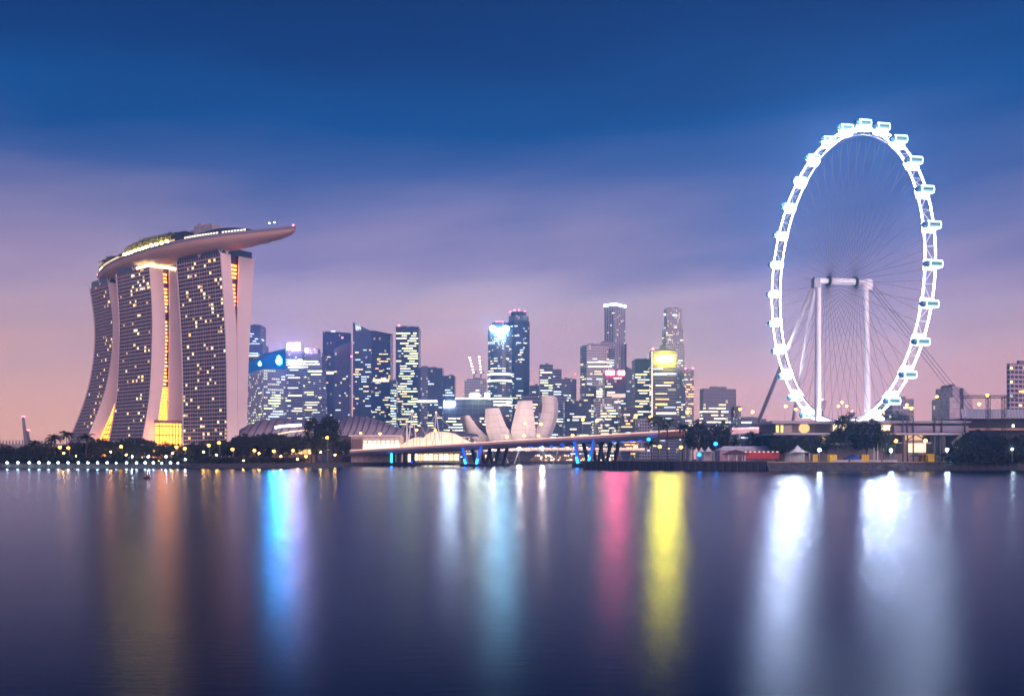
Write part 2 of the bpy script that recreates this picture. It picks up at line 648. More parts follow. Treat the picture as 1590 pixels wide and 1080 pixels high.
def hotel_tower(label, ang, Bp, Cp, Dp, Ep, Lf, gap_lo, lit, seed, ytop):
    rnd = random.Random(seed)
    u = Vector((math.cos(ang), -math.sin(ang)))          # along the tower, towards its near gable
    v = Vector((math.sin(ang), math.cos(ang)))           # across the tower, away from the water
    Y0 = (ROOFZ - CZ) * F / (HY - ytop)
    G = Vector((gx(Bp[0][0], Y0), Y0))

    def tow(px, py):
        k = (px - CX) / F
        w = (k * G.y - G.x) / (v.x - k * v.y)
        return gz(py, G.y + w * v.y), w
    tabs = []
    for P in (Bp, Cp, Dp, Ep):
        if isinstance(P, (int, float)):
            tabs.append([(z, w + P) for z, w in tabs[-1]])
        else:
            tabs.append(smooth_tab(sorted(tow(*p) for p in P)))
    B, C, D, Eb = [lambda z, t=t: lerp_tab(t, z) for t in tabs]

    def P3(s, w, z):
        q = G + u * s + v * w
        return Vector((q.x, q.y, z))
    base = P3(-Lf / 2, B(3), 2.3)
    root = thing('hotel_tower', label, 'tower', base)
    zs = [2.3 + (ROOFZ - 2.3) * i / 26 for i in range(27)]

    def slab(mbq, fa, fb, s0, s1):
        fr = [[P3(s1, fa(z), z) for z in zs], [P3(s1, fb(z), z) for z in zs], [P3(s0, fb(z), z) for z in zs], [P3(s0, fa(z), z) for z in zs]]
        for i in range(4):
            a, b = fr[i], fr[(i + 1) % 4]
            for k in range(len(zs) - 1):
                mbq.face([a[k], b[k], b[k + 1], a[k + 1]])
        mbq.face([c[-1] for c in fr])
        mbq.face([c[0] for c in reversed(fr)])
    # the two leaning slabs
    mbq = MB()
    slab(mbq, lambda z: B(z) + .9, C, -Lf + 1.3, -1.3)
    front = mbq.build('front_slab', M_HGLASS, root)
    mbq = MB()
    slab(mbq, D, lambda z: Eb(z) - .5, -Lf + 1.3, -1.3)
    mbq.build('rear_slab', M_HGLASS, root)
    for s0, s1 in ((-1.3, 0), (-Lf, -Lf + 1.3)):
        mbq = MB()
        slab(mbq, B, C, s0, s1)
        mbq.build('gable_wall', M_WALL, root)
        mbq = MB()
        slab(mbq, D, Eb, s0, s1)
        mbq.build('gable_wall', M_WALL, root)
    # floor slab edges and thin fins over the glass
    mbq = MB()
    for f in range(NF + 1):
        z = 4 + f * FH
        if z > ROOFZ - .3:
            continue
        zb, zt = z - .42, z + .42
        a0, a1 = P3(-Lf + 1.3, B(zb) + .1, zb), P3(-1.3, B(zb) + .1, zb)
        b0, b1 = P3(-Lf + 1.3, B(zt) + .1, zt), P3(-1.3, B(zt) + .1, zt)
        c0, c1 = P3(-Lf + 1.3, B(zb) + 1.1, zb), P3(-1.3, B(zb) + 1.1, zb)
        d0, d1 = P3(-Lf + 1.3, B(zt) + 1.1, zt), P3(-1.3, B(zt) + 1.1, zt)
        mbq.face([a0, a1, b1, b0])
        mbq.face([b0, b1, d1, d0])
        mbq.face([c1, c0, d0, d1][:2] + [a0, a1][:2])
    mbq.build('slab_edges', M_HSLAB, front)
    NB = 18
    mbq = MB()
    for b in range(1, NB):
        s = -Lf + 1.3 + (Lf - 2.6) * b / NB
        for k in range(len(zs) - 1):
            za, zb = zs[k], zs[k + 1]
            hw = .30 if b % 3 == 0 else .15
            mbq.face([P3(s - hw, B(za) + .78, za), P3(s + hw, B(za) + .78, za), P3(s + hw, B(zb) + .78, zb), P3(s - hw, B(zb) + .78, zb)])
            for q in (-hw, hw):
                mbq.face([P3(s + q, B(za) + .78, za), P3(s + q, B(za) + .95, za), P3(s + q, B(zb) + .95, zb), P3(s + q, B(zb) + .78, zb)])
    mbq.build('window_fins', M_HSLAB, front)
    rz = math.atan2(u.y, u.x)
    done = set()

    def lit_cell(f, b, kind, wb=1):
        if (f, b) in done or len(done) > 96 or not (0 <= f < NF and 0 <= b < NB):
            return
        done.add((f, b))
        z = 4 + (f + .5) * FH
        wdt = (Lf - 2.6) / NB
        s = -Lf + 1.3 + wdt * (b + wb / 2)
        add_window(front, P3(s, B(z) + .62, z), wdt * wb * rnd.uniform(.46, .86), FH * rnd.uniform(.45, .64), rz, kind if rnd.random() < .6 else rnd.choice('de'))
    # windows seen lit in the photograph
    for px, py, kind in lit:
        k = (px - CX) / F
        s = -Lf / 2
        for _ in range(12):
            Yq = (G + u * s + v * B(100)).y
            z = gz(py, Yq)
            w = B(z)
            q = G + v * w
            s = (k * q.y - q.x) / (u.x - k * u.y)
        lit_cell(int((z - 4) / FH), int((s + Lf - 1.3) / (Lf - 2.6) * NB), kind)
    for _ in range(26):
        lit_cell(rnd.randrange(NF), rnd.randrange(NB), rnd.choice('ddde'))
    # atrium between the slabs, floors glowing
    mbq = MB()
    for s in (-4.0,):
        a = [P3(s, C(z) - .5, z) for z in zs]
        b = [P3(s, max(C(z), D(z)) + .5, z) for z in zs]
        for k in range(len(zs) - 1):
            mbq.face([a[k], b[k], b[k + 1], a[k + 1]])
    atr = mbq.build('atrium_wall', plain('atrium_dark', (.10, .05, .04), .5), root)
    for f in range(NF):
        z = 4 + (f + .5) * FH
        if z > ROOFZ - 4 or z < gap_lo:
            continue
        wa, wb = C(z), D(z)
        if wb - wa < .8 or rnd.random() < .12:
            continue
        m0 = wa + (wb - wa) * rnd.uniform(.0, .25)
        m1 = wb - (wb - wa) * rnd.uniform(0, .25)
        q = P3(-3.2, (m0 + m1) / 2, z)
        add_window(atr, q, m1 - m0, FH * .52, math.atan2(v.y, v.x), rnd.choice('rrrggw'), 'lit_landing')
    # glass foot of the atrium
    if gap_lo > 10:
        mbq = MB()
        zz = [2.3 + (gap_lo - 2.3) * i / 8 for i in range(9)]
        for k in range(8):
            za, zb = zz[k], zz[k + 1]
            oa, ob_ = (1 - za / gap_lo) * 1.5 - 2.2, (1 - zb / gap_lo) * 1.5 - 2.2
            wa, wb = max(D(za) - C(za), .5), max(D(zb) - C(zb), .5)
            mbq.face([P3(oa, C(za) + .05, za), P3(oa, C(za) + wa - .05, za), P3(ob_, C(zb) + wb - .05, zb), P3(ob_, C(zb) + .05, zb)], 0,
                     [(0, za), (wa, za), (wb, zb), (0, zb)])
        mbq.build('atrium_glazing', facade('atrium_glass', (.3, .2, .08), (.10, .06, .03), 2.6, 3.4, .16, .14, 1.0, (1, .25, .022), 8.5), root)
    # roof plant and glass crown under the deck
    mbq = MB()
    w0, w1 = B(ROOFZ) + 1.5, Eb(ROOFZ) - 1.5
    poly = [tuple((G + u * -2 + v * w0)), tuple((G + u * -2 + v * w1)), tuple((G + u * (-Lf + 2) + v * w1)), tuple((G + u * (-Lf + 2) + v * w0))]
    mbq.prism(poly, ROOFZ, ROOFZ + 6.5, 0)
    mbq.build('roof_crown', plain('crown_glass', (.05, .09, .12), .2, spec=.6), root)
    for s in (-3, -Lf * .5):
        mbq = MB()
        a = P3(s + 1, w0 - .6, ROOFZ + .1)
        mbq.tube([a, P3(s - 3.6, w0 - .6, ROOFZ + 7.5)], .45, 6)
        mbq.tube([a, P3(s + 5.6, w0 + 1.4, ROOFZ + 7.5)], .45, 6)
        mbq.build('vee_strut', M_WHITE, root)
    mbq = MB()
    a = P3(.8, (w0 + C(ROOFZ)) / 2, ROOFZ + .1)
    for dw in (-5, 5):
        mbq.tube([a, P3(1.4, (w0 + C(ROOFZ)) / 2 + dw, ROOFZ + 8.5)], .55, 6)
    mbq.build('vee_strut', M_WHITE, root)
    return root, P3, B, C, D, Eb, front


def zp(*pts):
    """points read in an enlargement of the hotel (x = 100 + zx/2.7, y = 320 + zy/2.7)"""
    return [(100 + a / 2.7, 320 + b / 2.7) for a, b in pts]


lit3 = [(a, b, 'w') for a, b in zp((540, 240), (540, 258), (585, 257), (520, 295), (527, 305), (550, 300), (637, 315), (657, 315), (657, 335), (562, 345), (575, 360), (588, 370),
        (588, 382), (515, 367), (523, 388), (523, 402), (655, 390), (660, 402), (612, 408), (622, 425), (622, 440), (565, 475), (588, 487), (612, 483), (638, 465), (665, 475), (550, 492),
        (550, 506), (650, 522), (515, 582), (588, 575), (600, 590), (612, 600), (672, 608), (540, 622), (560, 665), (572, 678), (597, 688), (620, 672), (630, 745), (545, 767), (510, 755),
        (515, 835), (570, 890), (575, 920), (583, 955), (583, 967), (635, 935), (640, 900), (670, 895), (490, 940), (672, 965), (555, 700))] + \
       [(a, b, 'o') for a, b in zp((605, 232), (622, 232), (605, 290), (520, 545), (560, 725), (500, 795), (530, 810), (600, 750), (560, 850), (600, 962), (520, 975), (655, 850))]
lit2 = [(a, b, 'p') for a, b in zp((278, 293), (310, 280), (278, 352), (282, 366), (312, 340), (316, 352), (328, 295), (330, 310), (322, 350), (348, 325), (282, 340), (290, 288))] + \
       [(a, b, 'o') for a, b in zp((335, 345), (345, 345), (352, 343), (300, 350), (290, 415), (300, 412), (310, 720), (300, 725), (285, 730), (325, 715), (295, 675), (320, 735), (265, 740), (290, 575))] + \
       [(a, b, 'w') for a, b in zp((290, 525), (303, 520), (340, 593), (352, 603), (303, 602), (305, 535), (355, 520), (318, 462), (355, 825), (300, 800), (318, 795), (260, 870), (310, 870), (318, 905), (285, 905), (335, 605), (255, 690))]
lit1 = [(a, b, 'o') for a, b in zp((172, 355), (188, 352), (165, 380), (185, 400), (178, 415), (168, 420), (195, 560), (190, 590), (165, 690), (150, 750), (130, 830), (120, 860), (155, 790), (105, 890))] + \
       [(a, b, 'w') for a, b in zp((182, 398), (198, 575), (172, 640), (140, 800), (112, 905), (95, 925), (160, 730))]
H3 = hotel_tower('nearest right hand hotel tower with wide gridded window wall and slim pink end walls', R(37),
                 [(342.6, 392), (348, 475.5), (352, 550), (353, 675)], [(358, 394), (361, 442), (366.4, 487), (367.4, 527), (369.2, 674)],
                 [(371.5, 394), (369.6, 468), (368.2, 527), (369.6, 674)], [(395.5, 398), (391, 468), (387, 542), (384.4, 609), (383.3, 674)], 70, 5, lit3, 3, 392)
H2 = hotel_tower('middle hotel tower with curved end wall and gold lit atrium foot', R(41),
                 [(232, 413), (237, 483), (236, 542), (233, 616), (222, 677)], [(253, 416), (257, 487), (257, 542), (255, 587), (248, 635), (242, 683)],
                 [(263, 416), (263.3, 500), (262.5, 587), (260.5, 655), (259.5, 683)], 17, 68, 76, lit2, 2, 413)
H1 = hotel_tower('farthest left hotel tower flaring outward in a long curve at its foot', R(46),
                 [(168, 440), (175, 487), (176, 527), (173, 557), (167, 594), (155.5, 631), (137, 677)],
                 [(192.4, 442), (194, 487), (193.7, 527), (190.7, 575.5), (184, 609), (174, 638.5), (156, 678.5)],
                 [(198, 430), (199.5, 487), (197.5, 542), (195, 600), (191, 681)], 17, 52, 78, lit1, 1, 438)
# lit band on the roof of the middle tower, glass porch at its foot
root, P3, B, C, D, Eb, front = H2
mb = MB()
for s0, w0, s1, w1 in ((0.3, B(194) + 1, 0.3, Eb(194) - .5), (.3, B(194) + .5, -26, B(194) + .5)):
    a, b = P3(s0, w0, 195.2), P3(s1, w1, 195.2)
    d = b - a
    mb.box((a + b) / 2, (d.length, .8, 2.2), math.atan2(d.y, d.x))
mb.build('roof_light_band', glow('roof_gold', (1, .70, .28), 14), root)
mb = MB()
z1 = gz(657, P3(0, C(30), 0).y)
wa, wb = C(20) - 1, Eb(20) - 2
for a, b in (((.3, wa), (9, wa)), ((9, wa), (9, wb)), ((9, wb), (.3, wb))):
    p, q = P3(a[0], a[1], 2.3), P3(b[0], b[1], 2.3)
    l = (q - p).length
    mb.face([p, q, Vector((q.x, q.y, z1)), Vector((p.x, p.y, z1))], 0, [(0, 2.3), (l, 2.3), (l, z1), (0, z1)])
porch = mb.build('entrance_porch', facade('porch_glass', (.3, .2, .08), (.06, .035, .02), 3.4, 9.0, .24, .10, 1.0, (1, .27, .025), 8.0), root)
mb = MB()
c = P3(4.6, (wa + wb) / 2, z1 + 1.6)
mb.box(c, (wb - wa + 1, 10, 3.2), math.atan2((P3(0, 1, 0) - P3(0, 0, 0)).y, (P3(0, 1, 0) - P3(0, 0, 0)).x))
mb.build('porch_roof', plain('porch_grey', (.30, .24, .25), .6), root)
# golden porch lean-to at the foot of the far tower
root, P3, B, C, D, Eb, front = H1
mb = MB()
zA = 44
for k in range(6):
    za, zb = 2.3 + (zA - 2.3) * k / 6, 2.3 + (zA - 2.3) * (k + 1) / 6
    oa, ob_ = 9 * (1 - za / zA) + .4, 9 * (1 - zb / zA) + .4
    la, lb = D(za) - C(za) - 1, D(zb) - C(zb) - 1
    mb.face([P3(oa, C(za) + 1, za), P3(oa, D(za), za), P3(ob_, D(zb), zb), P3(ob_, C(zb) + 1, zb)], 0, [(0, za), (la, za), (lb, zb), (0, zb)])
mb.build('entrance_porch', facade('leanto_glass', (.25, .15, .06), (.14, .08, .04), 2.6, 5.0, .26, .2, .9, (1, .22, .02), 8.5), root)

flood = thing('wall_floodlight', 'lamp', 'floodlight', (0, 0, 0))
mb = MB()
mb.tube([(0, 0, -1.4), (0, 0, 0)], .2, 6)
mb.build('stand', M_DSTEEL, flood)
mb = MB()
mb.lathe((0, 0, .9), [(.05, -.9), (.9, -.5), (.9, .5), (.05, .9)], 10)
mb.build('lamp_head', glow('flood_peach', (1, .70, .54), 740), flood)
for HH, nm in ((H3, 'nearest'), (H2, 'middle'), (H1, 'farthest')):
    P3, B, C, D, Eb = HH[1:6]
    place(flood, USED, P3(34, (B(4) + C(4)) / 2 + 2, 3.7), 0, 1, 'warm floodlight on the ground before the end wall of the %s hotel tower' % nm, 'floodlights on buildings')
# ---- the long boat shaped deck on the three towers
near_pts = [(-463, 1112, .0), (-446, 1078, 0), (-424.6, 1045, 0), (-395, 1008, 0), (-349.7, 962, 0), (-305, 927, 0), (-268, 906, 0), (-223.6, 888, 0), (-190.6, 874, 0)]


def resample(pts, n):
    P = [Vector(p[:2]) for p in pts]
    for _ in range(3):
        q = [P[0]]
        for a, b in zip(P, P[1:]):
            q += [a * .75 + b * .25, a * .25 + b * .75]
        P = q + [P[-1]]
    ds = [0]
    for a, b in zip(P, P[1:]):
        ds.append(ds[-1] + (b - a).length)
    out = []
    j = 0
    for i in range(n + 1):
        d = ds[-1] * i / n
        while j < len(ds) - 2 and ds[j + 1] < d:
            j += 1
        t = (d - ds[j]) / max(ds[j + 1] - ds[j], 1e-6)
        out.append(P[j].lerp(P[j + 1], t))
    return out


NS = 72
NE = resample(near_pts, NS)
DZ = 208.5


def deck_frame(i):
    a, b = NE[max(i - 1, 0)], NE[min(i + 1, NS)]
    d = (b - a).normalized()
    n = Vector((-d.y, d.x))
    if n.y < 0:
        n = -n
    s = i / NS
    h = 19.5 * max(0, 1 - abs(1 - 2 * s) ** 3.2) ** .6 if s < .5 else 19.5 * max(0, 1 - abs(2 * s - 1) ** 2.2) ** .62
    return NE[i], d, n, max(h, .35)


def deck_pt(s, w, z=0.0):
    """s along 0..1, w across from the near edge in metres"""
    i = s * NS
    j = min(int(i), NS - 1)
    p0, d, n, h = deck_frame(j)
    p1 = NE[j + 1]
    p = p0.lerp(p1, i - j)
    q = p + n * w
    return Vector((q.x, q.y, DZ + z))


deck = thing('sky_deck', 'long boat shaped roof deck lying across the tops of the three hotel towers', 'roof deck', (-320, 960, 194))
rows = []
rim_rows = []
top_rows = []
for i in range(NS + 1):
    p, d, n, h = deck_frame(i)
    dep = 9.2 * (h / 19.5) ** .8 + .8
    r_ = []
    for k in range(17):
        th = PI * k / 16
        wq = h * (1 - math.cos(th))
        zq = DZ - 2.2 - dep * max(0, math.sin(th)) ** .75
        q = p + n * wq
        r_.append(Vector((q.x, q.y, zq)))
    rows.append(r_)
    a, b = p, p + n * 2 * h
    rim_rows.append([Vector((a.x, a.y, DZ - 2.2)), Vector((a.x - n.x * .5, a.y - n.y * .5, DZ - .9)), Vector((a.x, a.y, DZ + .6)), Vector((a.x + n.x * .6, a.y + n.y * .6, DZ + .6)), Vector((a.x + n.x * .6, a.y + n.y * .6, DZ))])
    top_rows.append([Vector((a.x + n.x * .6, a.y + n.y * .6, DZ)), Vector((b.x, b.y, DZ)), Vector((b.x, b.y, DZ - 2.2))])
mb = MB()
mb.grid(rows)
mb.build('hull', plain('hull_panels', (.70, .47, .38), .55, noise=.08, nscale=.05), deck)
for k in range(4, NS - 3, 4):
    mb = MB()
    mb.tube([q + (q - Vector((rows[k][8].x, rows[k][8].y, DZ))).normalized() * .06 for q in rows[k][1:16]], .14, 4)
    mb.build('hull_seam', plain('seam_brown', (.40, .27, .25), .6), deck)
mb = MB()
mb.grid(rim_rows, smooth=False)
mb.build('deck_edge', plain('deck_edge_metal', (.30, .30, .38), .5, noise=.1, nscale=.05), deck)
mb = MB()
mb.grid(top_rows, smooth=False)
mb.build('deck_floor', M_CONC, deck)
mb = MB()                                               # row of lamps under the handrail, near the cantilever
for k in range(22):
    s = .66 + .195 * k / 21
    if k in (13,):
        continue
    p = deck_pt(s, .1, 1.6)
    mb.box(p, (2.0, .5, 1.3), math.atan2(*(reversed(deck_frame(int(s * NS))[1][:]))))
mb.build('rail_lights', glow('rail_white', (1, .84, .60), 3), deck)
mb = MB()
for k in range(26):
    s = .13 + .17 * k / 25
    p = deck_pt(s, .3, 1.8)
    mb.box(p, (1.5, .5, 1.5), math.atan2(*(reversed(deck_frame(int(s * NS))[1][:]))))
mb.build('rail_lights', glow('rail_warm', (1, .60, .34), 1.8), deck)
mb = MB()                                               # pool terrace wall behind, the light on it put in as emission
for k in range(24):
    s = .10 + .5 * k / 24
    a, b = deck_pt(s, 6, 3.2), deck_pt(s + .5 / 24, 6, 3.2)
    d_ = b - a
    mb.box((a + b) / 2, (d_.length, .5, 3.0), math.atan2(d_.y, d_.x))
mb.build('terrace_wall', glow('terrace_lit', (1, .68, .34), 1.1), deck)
# pavilion, lift housing and canopy toward the cantilever
ang3 = math.atan2(deck_frame(52)[1].y, deck_frame(52)[1].x)
mb = MB()
p = deck_pt(.625, 9, 4.2)
mb.box(p, (13, 12, 8.4), ang3)
mb.box(deck_pt(.63, 9, 8.6), (15, 14, .6), ang3)
mb.build('pavilion', M_DSTEEL, deck)
mb = MB()
p = deck_pt(.685, 18, 7.5)
mb.box(p, (24, 10, 15), ang3)
mb.box(deck_pt(.65, 18, 6), (12, 9, 12), ang3)
mb.box(deck_pt(.66, 18, 16), (5, 4, 4.0), ang3)
mb.build('lift_housing', plain('housing_grey', (.34, .34, .40), .6), deck)
rows = []
for k in range(13):
    t = k / 12
    s = .70 + .17 * t
    zt = 2.2 + 5.8 * math.sin(PI * min(1, .25 + .75 * t)) ** .8
    rows.append([deck_pt(s, 3, .5), deck_pt(s, 3.4, zt * .7), deck_pt(s, 9, zt), deck_pt(s, 18, zt), deck_pt(s, 20, .5)])
mb = MB()
mb.grid(rows)
mb.build('canopy', M_DROOF, deck)
for s, w, z in ((.995, .3, .9), (.005, .3, .4), (.675, 18, 15.8)):
    mb = MB()
    mb.lathe(deck_pt(s, w, z), [(.05, -.9), (.9, -.5), (.9, .5), (.05, .9)], 8)
    mb.build('beacon', G_RED, deck)
for k, s in enumerate((.915, .93)):
    mb = MB()
    mb.tube([deck_pt(s, 6, 0), deck_pt(s, 6, 6.5)], .18, 5)
    mast = mb.build('light_mast', M_STEEL, deck)
    mb = MB()
    mb.lathe(deck_pt(s, 6, 6.8), [(.05, -.6), (.8, -.3), (.8, .3), (.05, .6)], 8)
    mb.build('mast_lamp', glow('mast_white', (1, .95, .8), 10), mast)


# ================================================================ trees
def crown_mesh(seed, rx, ry, rz, clumps, leaves, size, z0, mats, hollow=.35, flat=0.0, lumps=7):
    """leaf sized faces gathered in clumps through an uneven crown"""
    rnd = random.Random(seed)
    mbq = MB()
    lob = [(rnd.uniform(0, 2 * PI), rnd.uniform(-.6, .9), rnd.uniform(.12, .32)) for _ in range(lumps)]
    for _ in range(clumps):
        th = rnd.uniform(0, 2 * PI)
        zz = rnd.uniform(-.75, 1)
        rr = (hollow + (1 - hollow) * rnd.random() ** .5)
        bulge = 1 - .12
        for a, b, g in lob:
            dd = math.cos(th - a) * math.sqrt(max(0, 1 - zz * zz)) * math.sqrt(1 - b * b) + zz * b
            bulge += g * max(0, dd) ** 6
        h = math.sqrt(max(0, 1 - zz * zz))
        c = Vector((math.cos(th) * h * rx * rr * bulge, math.sin(th) * h * ry * rr * bulge, z0 + (zz * rr * bulge if zz > 0 else zz * rr * (1 - flat)) * rz))
        cs = size * rnd.uniform(1.0, 2.1)
        mi = 0 if rnd.random() < .6 else 1
        for _ in range(leaves):
            d = Vector((rnd.gauss(0, 1), rnd.gauss(0, 1), rnd.gauss(0, .7)))
            q = c + d * cs * .6
            n = Vector((rnd.gauss(0, 1), rnd.gauss(0, 1), rnd.gauss(.5, 1))).normalized()
            x = n.orthogonal().normalized()
            y = n.cross(x)
            s_ = size * rnd.uniform(.35, .75)
            mbq.face([q - x * s_ - y * s_ * .5, q + x * s_ - y * s_ * .6, q + x * s_ * .8 + y * s_ * .6, q - x * s_ * .7 + y * s_ * .5], mi)
    return mbq


def trunk_mesh(seed, h, r, limbs, spread, ztop):
    rnd = random.Random(seed)
    mbq = MB()
    bend = rnd.uniform(-.4, .4)
    top = Vector((bend, bend * .5, h))
    mbq.tube([(0, 0, -.3), (bend * .3, 0, h * .5), top], r, 7, r2=r * .65)
    for k in range(limbs):
        a = 2 * PI * k / limbs + rnd.uniform(-.4, .4)
        e = Vector((math.cos(a) * spread * rnd.uniform(.6, 1), math.sin(a) * spread * rnd.uniform(.6, 1), ztop * rnd.uniform(.75, 1.0)))
        mbq.tube([top - Vector((0, 0, .4)), top.lerp(e, .5) + Vector((0, 0, .5)), e], r * .55, 5, r2=r * .15)
    return mbq


def make_tree(name, seed, trunk_h, r, rx, rz, zc, clumps, leaves, size, flat=0.0, cat='tree', mats=(M_LEAF, M_LEAF2), hollow=.35):
    root = thing(name, 'tree', cat, (0, 0, 0))
    trunk_mesh(seed, trunk_h, r, 6, rx * .55, zc + rz * .2).build('trunk', M_BARK, root)
    crown_mesh(seed, rx, rx * .92, rz, clumps, leaves, size, zc, mats, hollow, flat).build('crown', list(mats), root)
    return root


def make_palm(seed, h, fr, name='palm_tree'):
    rnd = random.Random(seed)
    root = thing(name, 'palm', 'palm tree', (0, 0, 0))
    b = rnd.uniform(-.6, .6)
    mbq = MB()
    mbq.tube([(0, 0, -.3), (b * .4, 0, h * .5), (b, 0, h)], .26, 7, r2=.18)
    mbq.build('trunk', M_BARK, root)
    mbq = MB()
    for k in range(20):
        a = 2 * PI * k / 20 + rnd.uniform(-.2, .2)
        el0 = rnd.uniform(-.1, 1.3)
        pts = []
        p = Vector((b, 0, h))
        e = el0
        for j in range(7):
            pts.append(p.copy())
            p = p + Vector((math.cos(a) * math.cos(e), math.sin(a) * math.cos(e), math.sin(e))) * fr / 6
            e -= .32
        side = Vector((-math.sin(a), math.cos(a), 0))
        for j in range(6):
            wa, wb = fr * .17 * (1 - abs(j / 6 - .4) * 1.1), fr * .17 * (1 - abs((j + 1) / 6 - .4) * 1.1)
            for sg in (-1, 1):
                # leaflets: notched blade hanging either side of the rib
                mid = (pts[j] + pts[j + 1]) / 2
                mbq.face([pts[j], mid, mid + side * sg * wa * .9 + Vector((0, 0, -wa * .55)), pts[j] + side * sg * wa * .75 + Vector((0, 0, -wa * .6))])
                mbq.face([mid + (pts[j + 1] - mid) * .25, pts[j + 1], pts[j + 1] + side * sg * wb * .8 + Vector((0, 0, -wb * .5)), mid + side * sg * wa * .8 + Vector((0, 0, -wa * .5))])
    mbq.build('crown', M_PALM, root)
    return root


T_ROUND = make_tree('broadleaf_tree', 11, 4.5, .32, 6.0, 4.6, 8.6, 210, 9, .62)
T_ROUND2 = make_tree('broadleaf_tree', 12, 4.0, .30, 5.2, 5.2, 8.2, 190, 9, .62, mats=(M_LEAF2, M_LEAF))
T_UMB = make_tree('rain_tree', 13, 5.5, .42, 10.5, 4.2, 9.0, 300, 9, .62, flat=.7, mats=(M_LEAF, M_LEAF2), hollow=.5)
T_TALL = make_tree('tall_tree', 14, 8.0, .45, 6.2, 9.5, 17.0, 330, 9, .68, mats=(M_LEAF, M_LEAF2))
T_DENSE = make_tree('dense_tree', 15, 4.0, .40, 7.6, 7.2, 10.8, 520, 10, .66, mats=(M_LEAF, M_LEAF), hollow=.5)
T_CONE = make_tree('conifer_tree', 16, 3.0, .25, 3.4, 6.0, 7.5, 190, 9, .5, mats=(M_LEAF, M_LEAF))
T_BUSH = make_tree('shrub', 17, .8, .15, 3.6, 2.2, 2.3, 130, 9, .5, cat='shrub')
T_PALM = make_palm(18, 9.0, 4.4)
T_PALM2 = make_palm(19, 14.0, 4.6)
T_DECK = make_tree('roof_tree', 20, 2.4, .2, 3.6, 2.8, 5.0, 110, 8, .6, mats=(plain('leaf_roof', (.09, .10, .04), .7, noise=.4, nscale=.5), M_LEAF2))
HT = {id(T_ROUND): 13.4, id(T_ROUND2): 13.5, id(T_UMB): 13.4, id(T_TALL): 26.8, id(T_DENSE): 18.2, id(T_CONE): 13.6, id(T_BUSH): 4.6, id(T_PALM): 10.4, id(T_PALM2): 15.6, id(T_DECK): 8.0}
trnd = random.Random(5)


def tree(proto, px, ytop, Y, ground, label, group=None, wide=1.0):
    h = gz(ytop, Y) - ground
    s = h / HT[id(proto)]
    return place(proto, USED, (gx(px, Y), Y, ground), trnd.uniform(0, 6.28), (s * wide, s * wide, s), label, group)


GL = 'trees along the left bank'
G0 = 2.3
tree(T_ROUND, 8, 690, 530, G0, 'dark bushy tree at the far left edge of the bank', GL)
tree(T_ROUND2, 38, 692, 535, G0, 'low round tree below the leaning pylon on the left bank', GL)
tree(T_ROUND, 66, 693, 525, G0, 'low dark tree left of the orange lamp on the left bank', GL)
tree(T_PALM, 54, 684, 548, G0, 'short palm standing right of the leaning pylon', GL)
tree(T_PALM, 73, 687, 540, G0, 'short palm in the gap between pylon and the taller palms', GL)
tree(T_PALM, 85, 675, 552, G0, 'palm left of the tallest palm on the left bank', GL)
tree(T_PALM2, 103, 669, 550, G0, 'tallest palm on the left bank, left of the hotel foot', GL)
tree(T_PALM, 133, 674, 545, G0, 'palm with drooping fronds in front of the curved hotel foot', GL)
tree(T_ROUND2, 118, 684, 556, G0, 'bushy tree between two palms at the left hotel foot', GL)
tree(T_UMB, 152, 681, 560, G0, 'thin flat topped tree in front of the far hotel tower', GL, .8)
tree(T_ROUND, 150, 692, 530, G0, 'dark low tree under the flat topped one by the far hotel tower', GL)
tree(T_ROUND2, 176, 690, 535, G0, 'low tree in front of the golden lean-to of the far hotel tower', GL)
tree(T_UMB, 215, 679, 560, G0, 'wide umbrella shaped rain tree in front of the middle hotel tower', GL, 1.0)
tree(T_ROUND, 232, 690, 530, G0, 'small tree under the right half of the umbrella shaped rain tree', GL)
tree(T_ROUND2, 205, 693, 528, G0, 'small tree under the left half of the umbrella shaped rain tree', GL)
tree(T_ROUND, 262, 687, 545, G0, 'tree in front of the golden porch of the middle hotel tower', GL)
tree(T_ROUND2, 288, 690, 535, G0, 'tree lit yellow green at the left foot of the nearest hotel tower', GL)
tree(T_ROUND, 316, 686, 548, G0, 'tree below the middle of the gridded window wall', GL)
tree(T_UMB, 343, 682, 560, G0, 'broad tree in front of the pink end wall of the nearest hotel tower', GL, .75)
tree(T_DENSE, 373, 674, 560, G0, 'dense dark round tree right of the nearest hotel tower', GL)
tree(T_UMB, 408, 672, 575, G0, 'flat crowned tree under the left shell roof', GL, .8)
tree(T_UMB, 432, 673, 570, G0, 'flat crowned tree below the white roof slot', GL, .8)
tree(T_ROUND, 457, 676, 575, G0, 'thin amber lit tree beside the two tall trees', GL)
tree(T_TALL, 484, 643, 580, G0, 'left and slimmer one of the two tall trees before the shell roofs', GL, .75)
tree(T_TALL, 511, 641, 580, G0, 'right and fuller one of the two tall trees before the shell roofs', GL)
tree(T_ROUND2, 497, 678, 566, G0, 'low tree at the feet of the two tall trees', GL)
tree(T_ROUND, 530, 683, 590, G0, 'dark tree at the left end of the road bridge', GL)
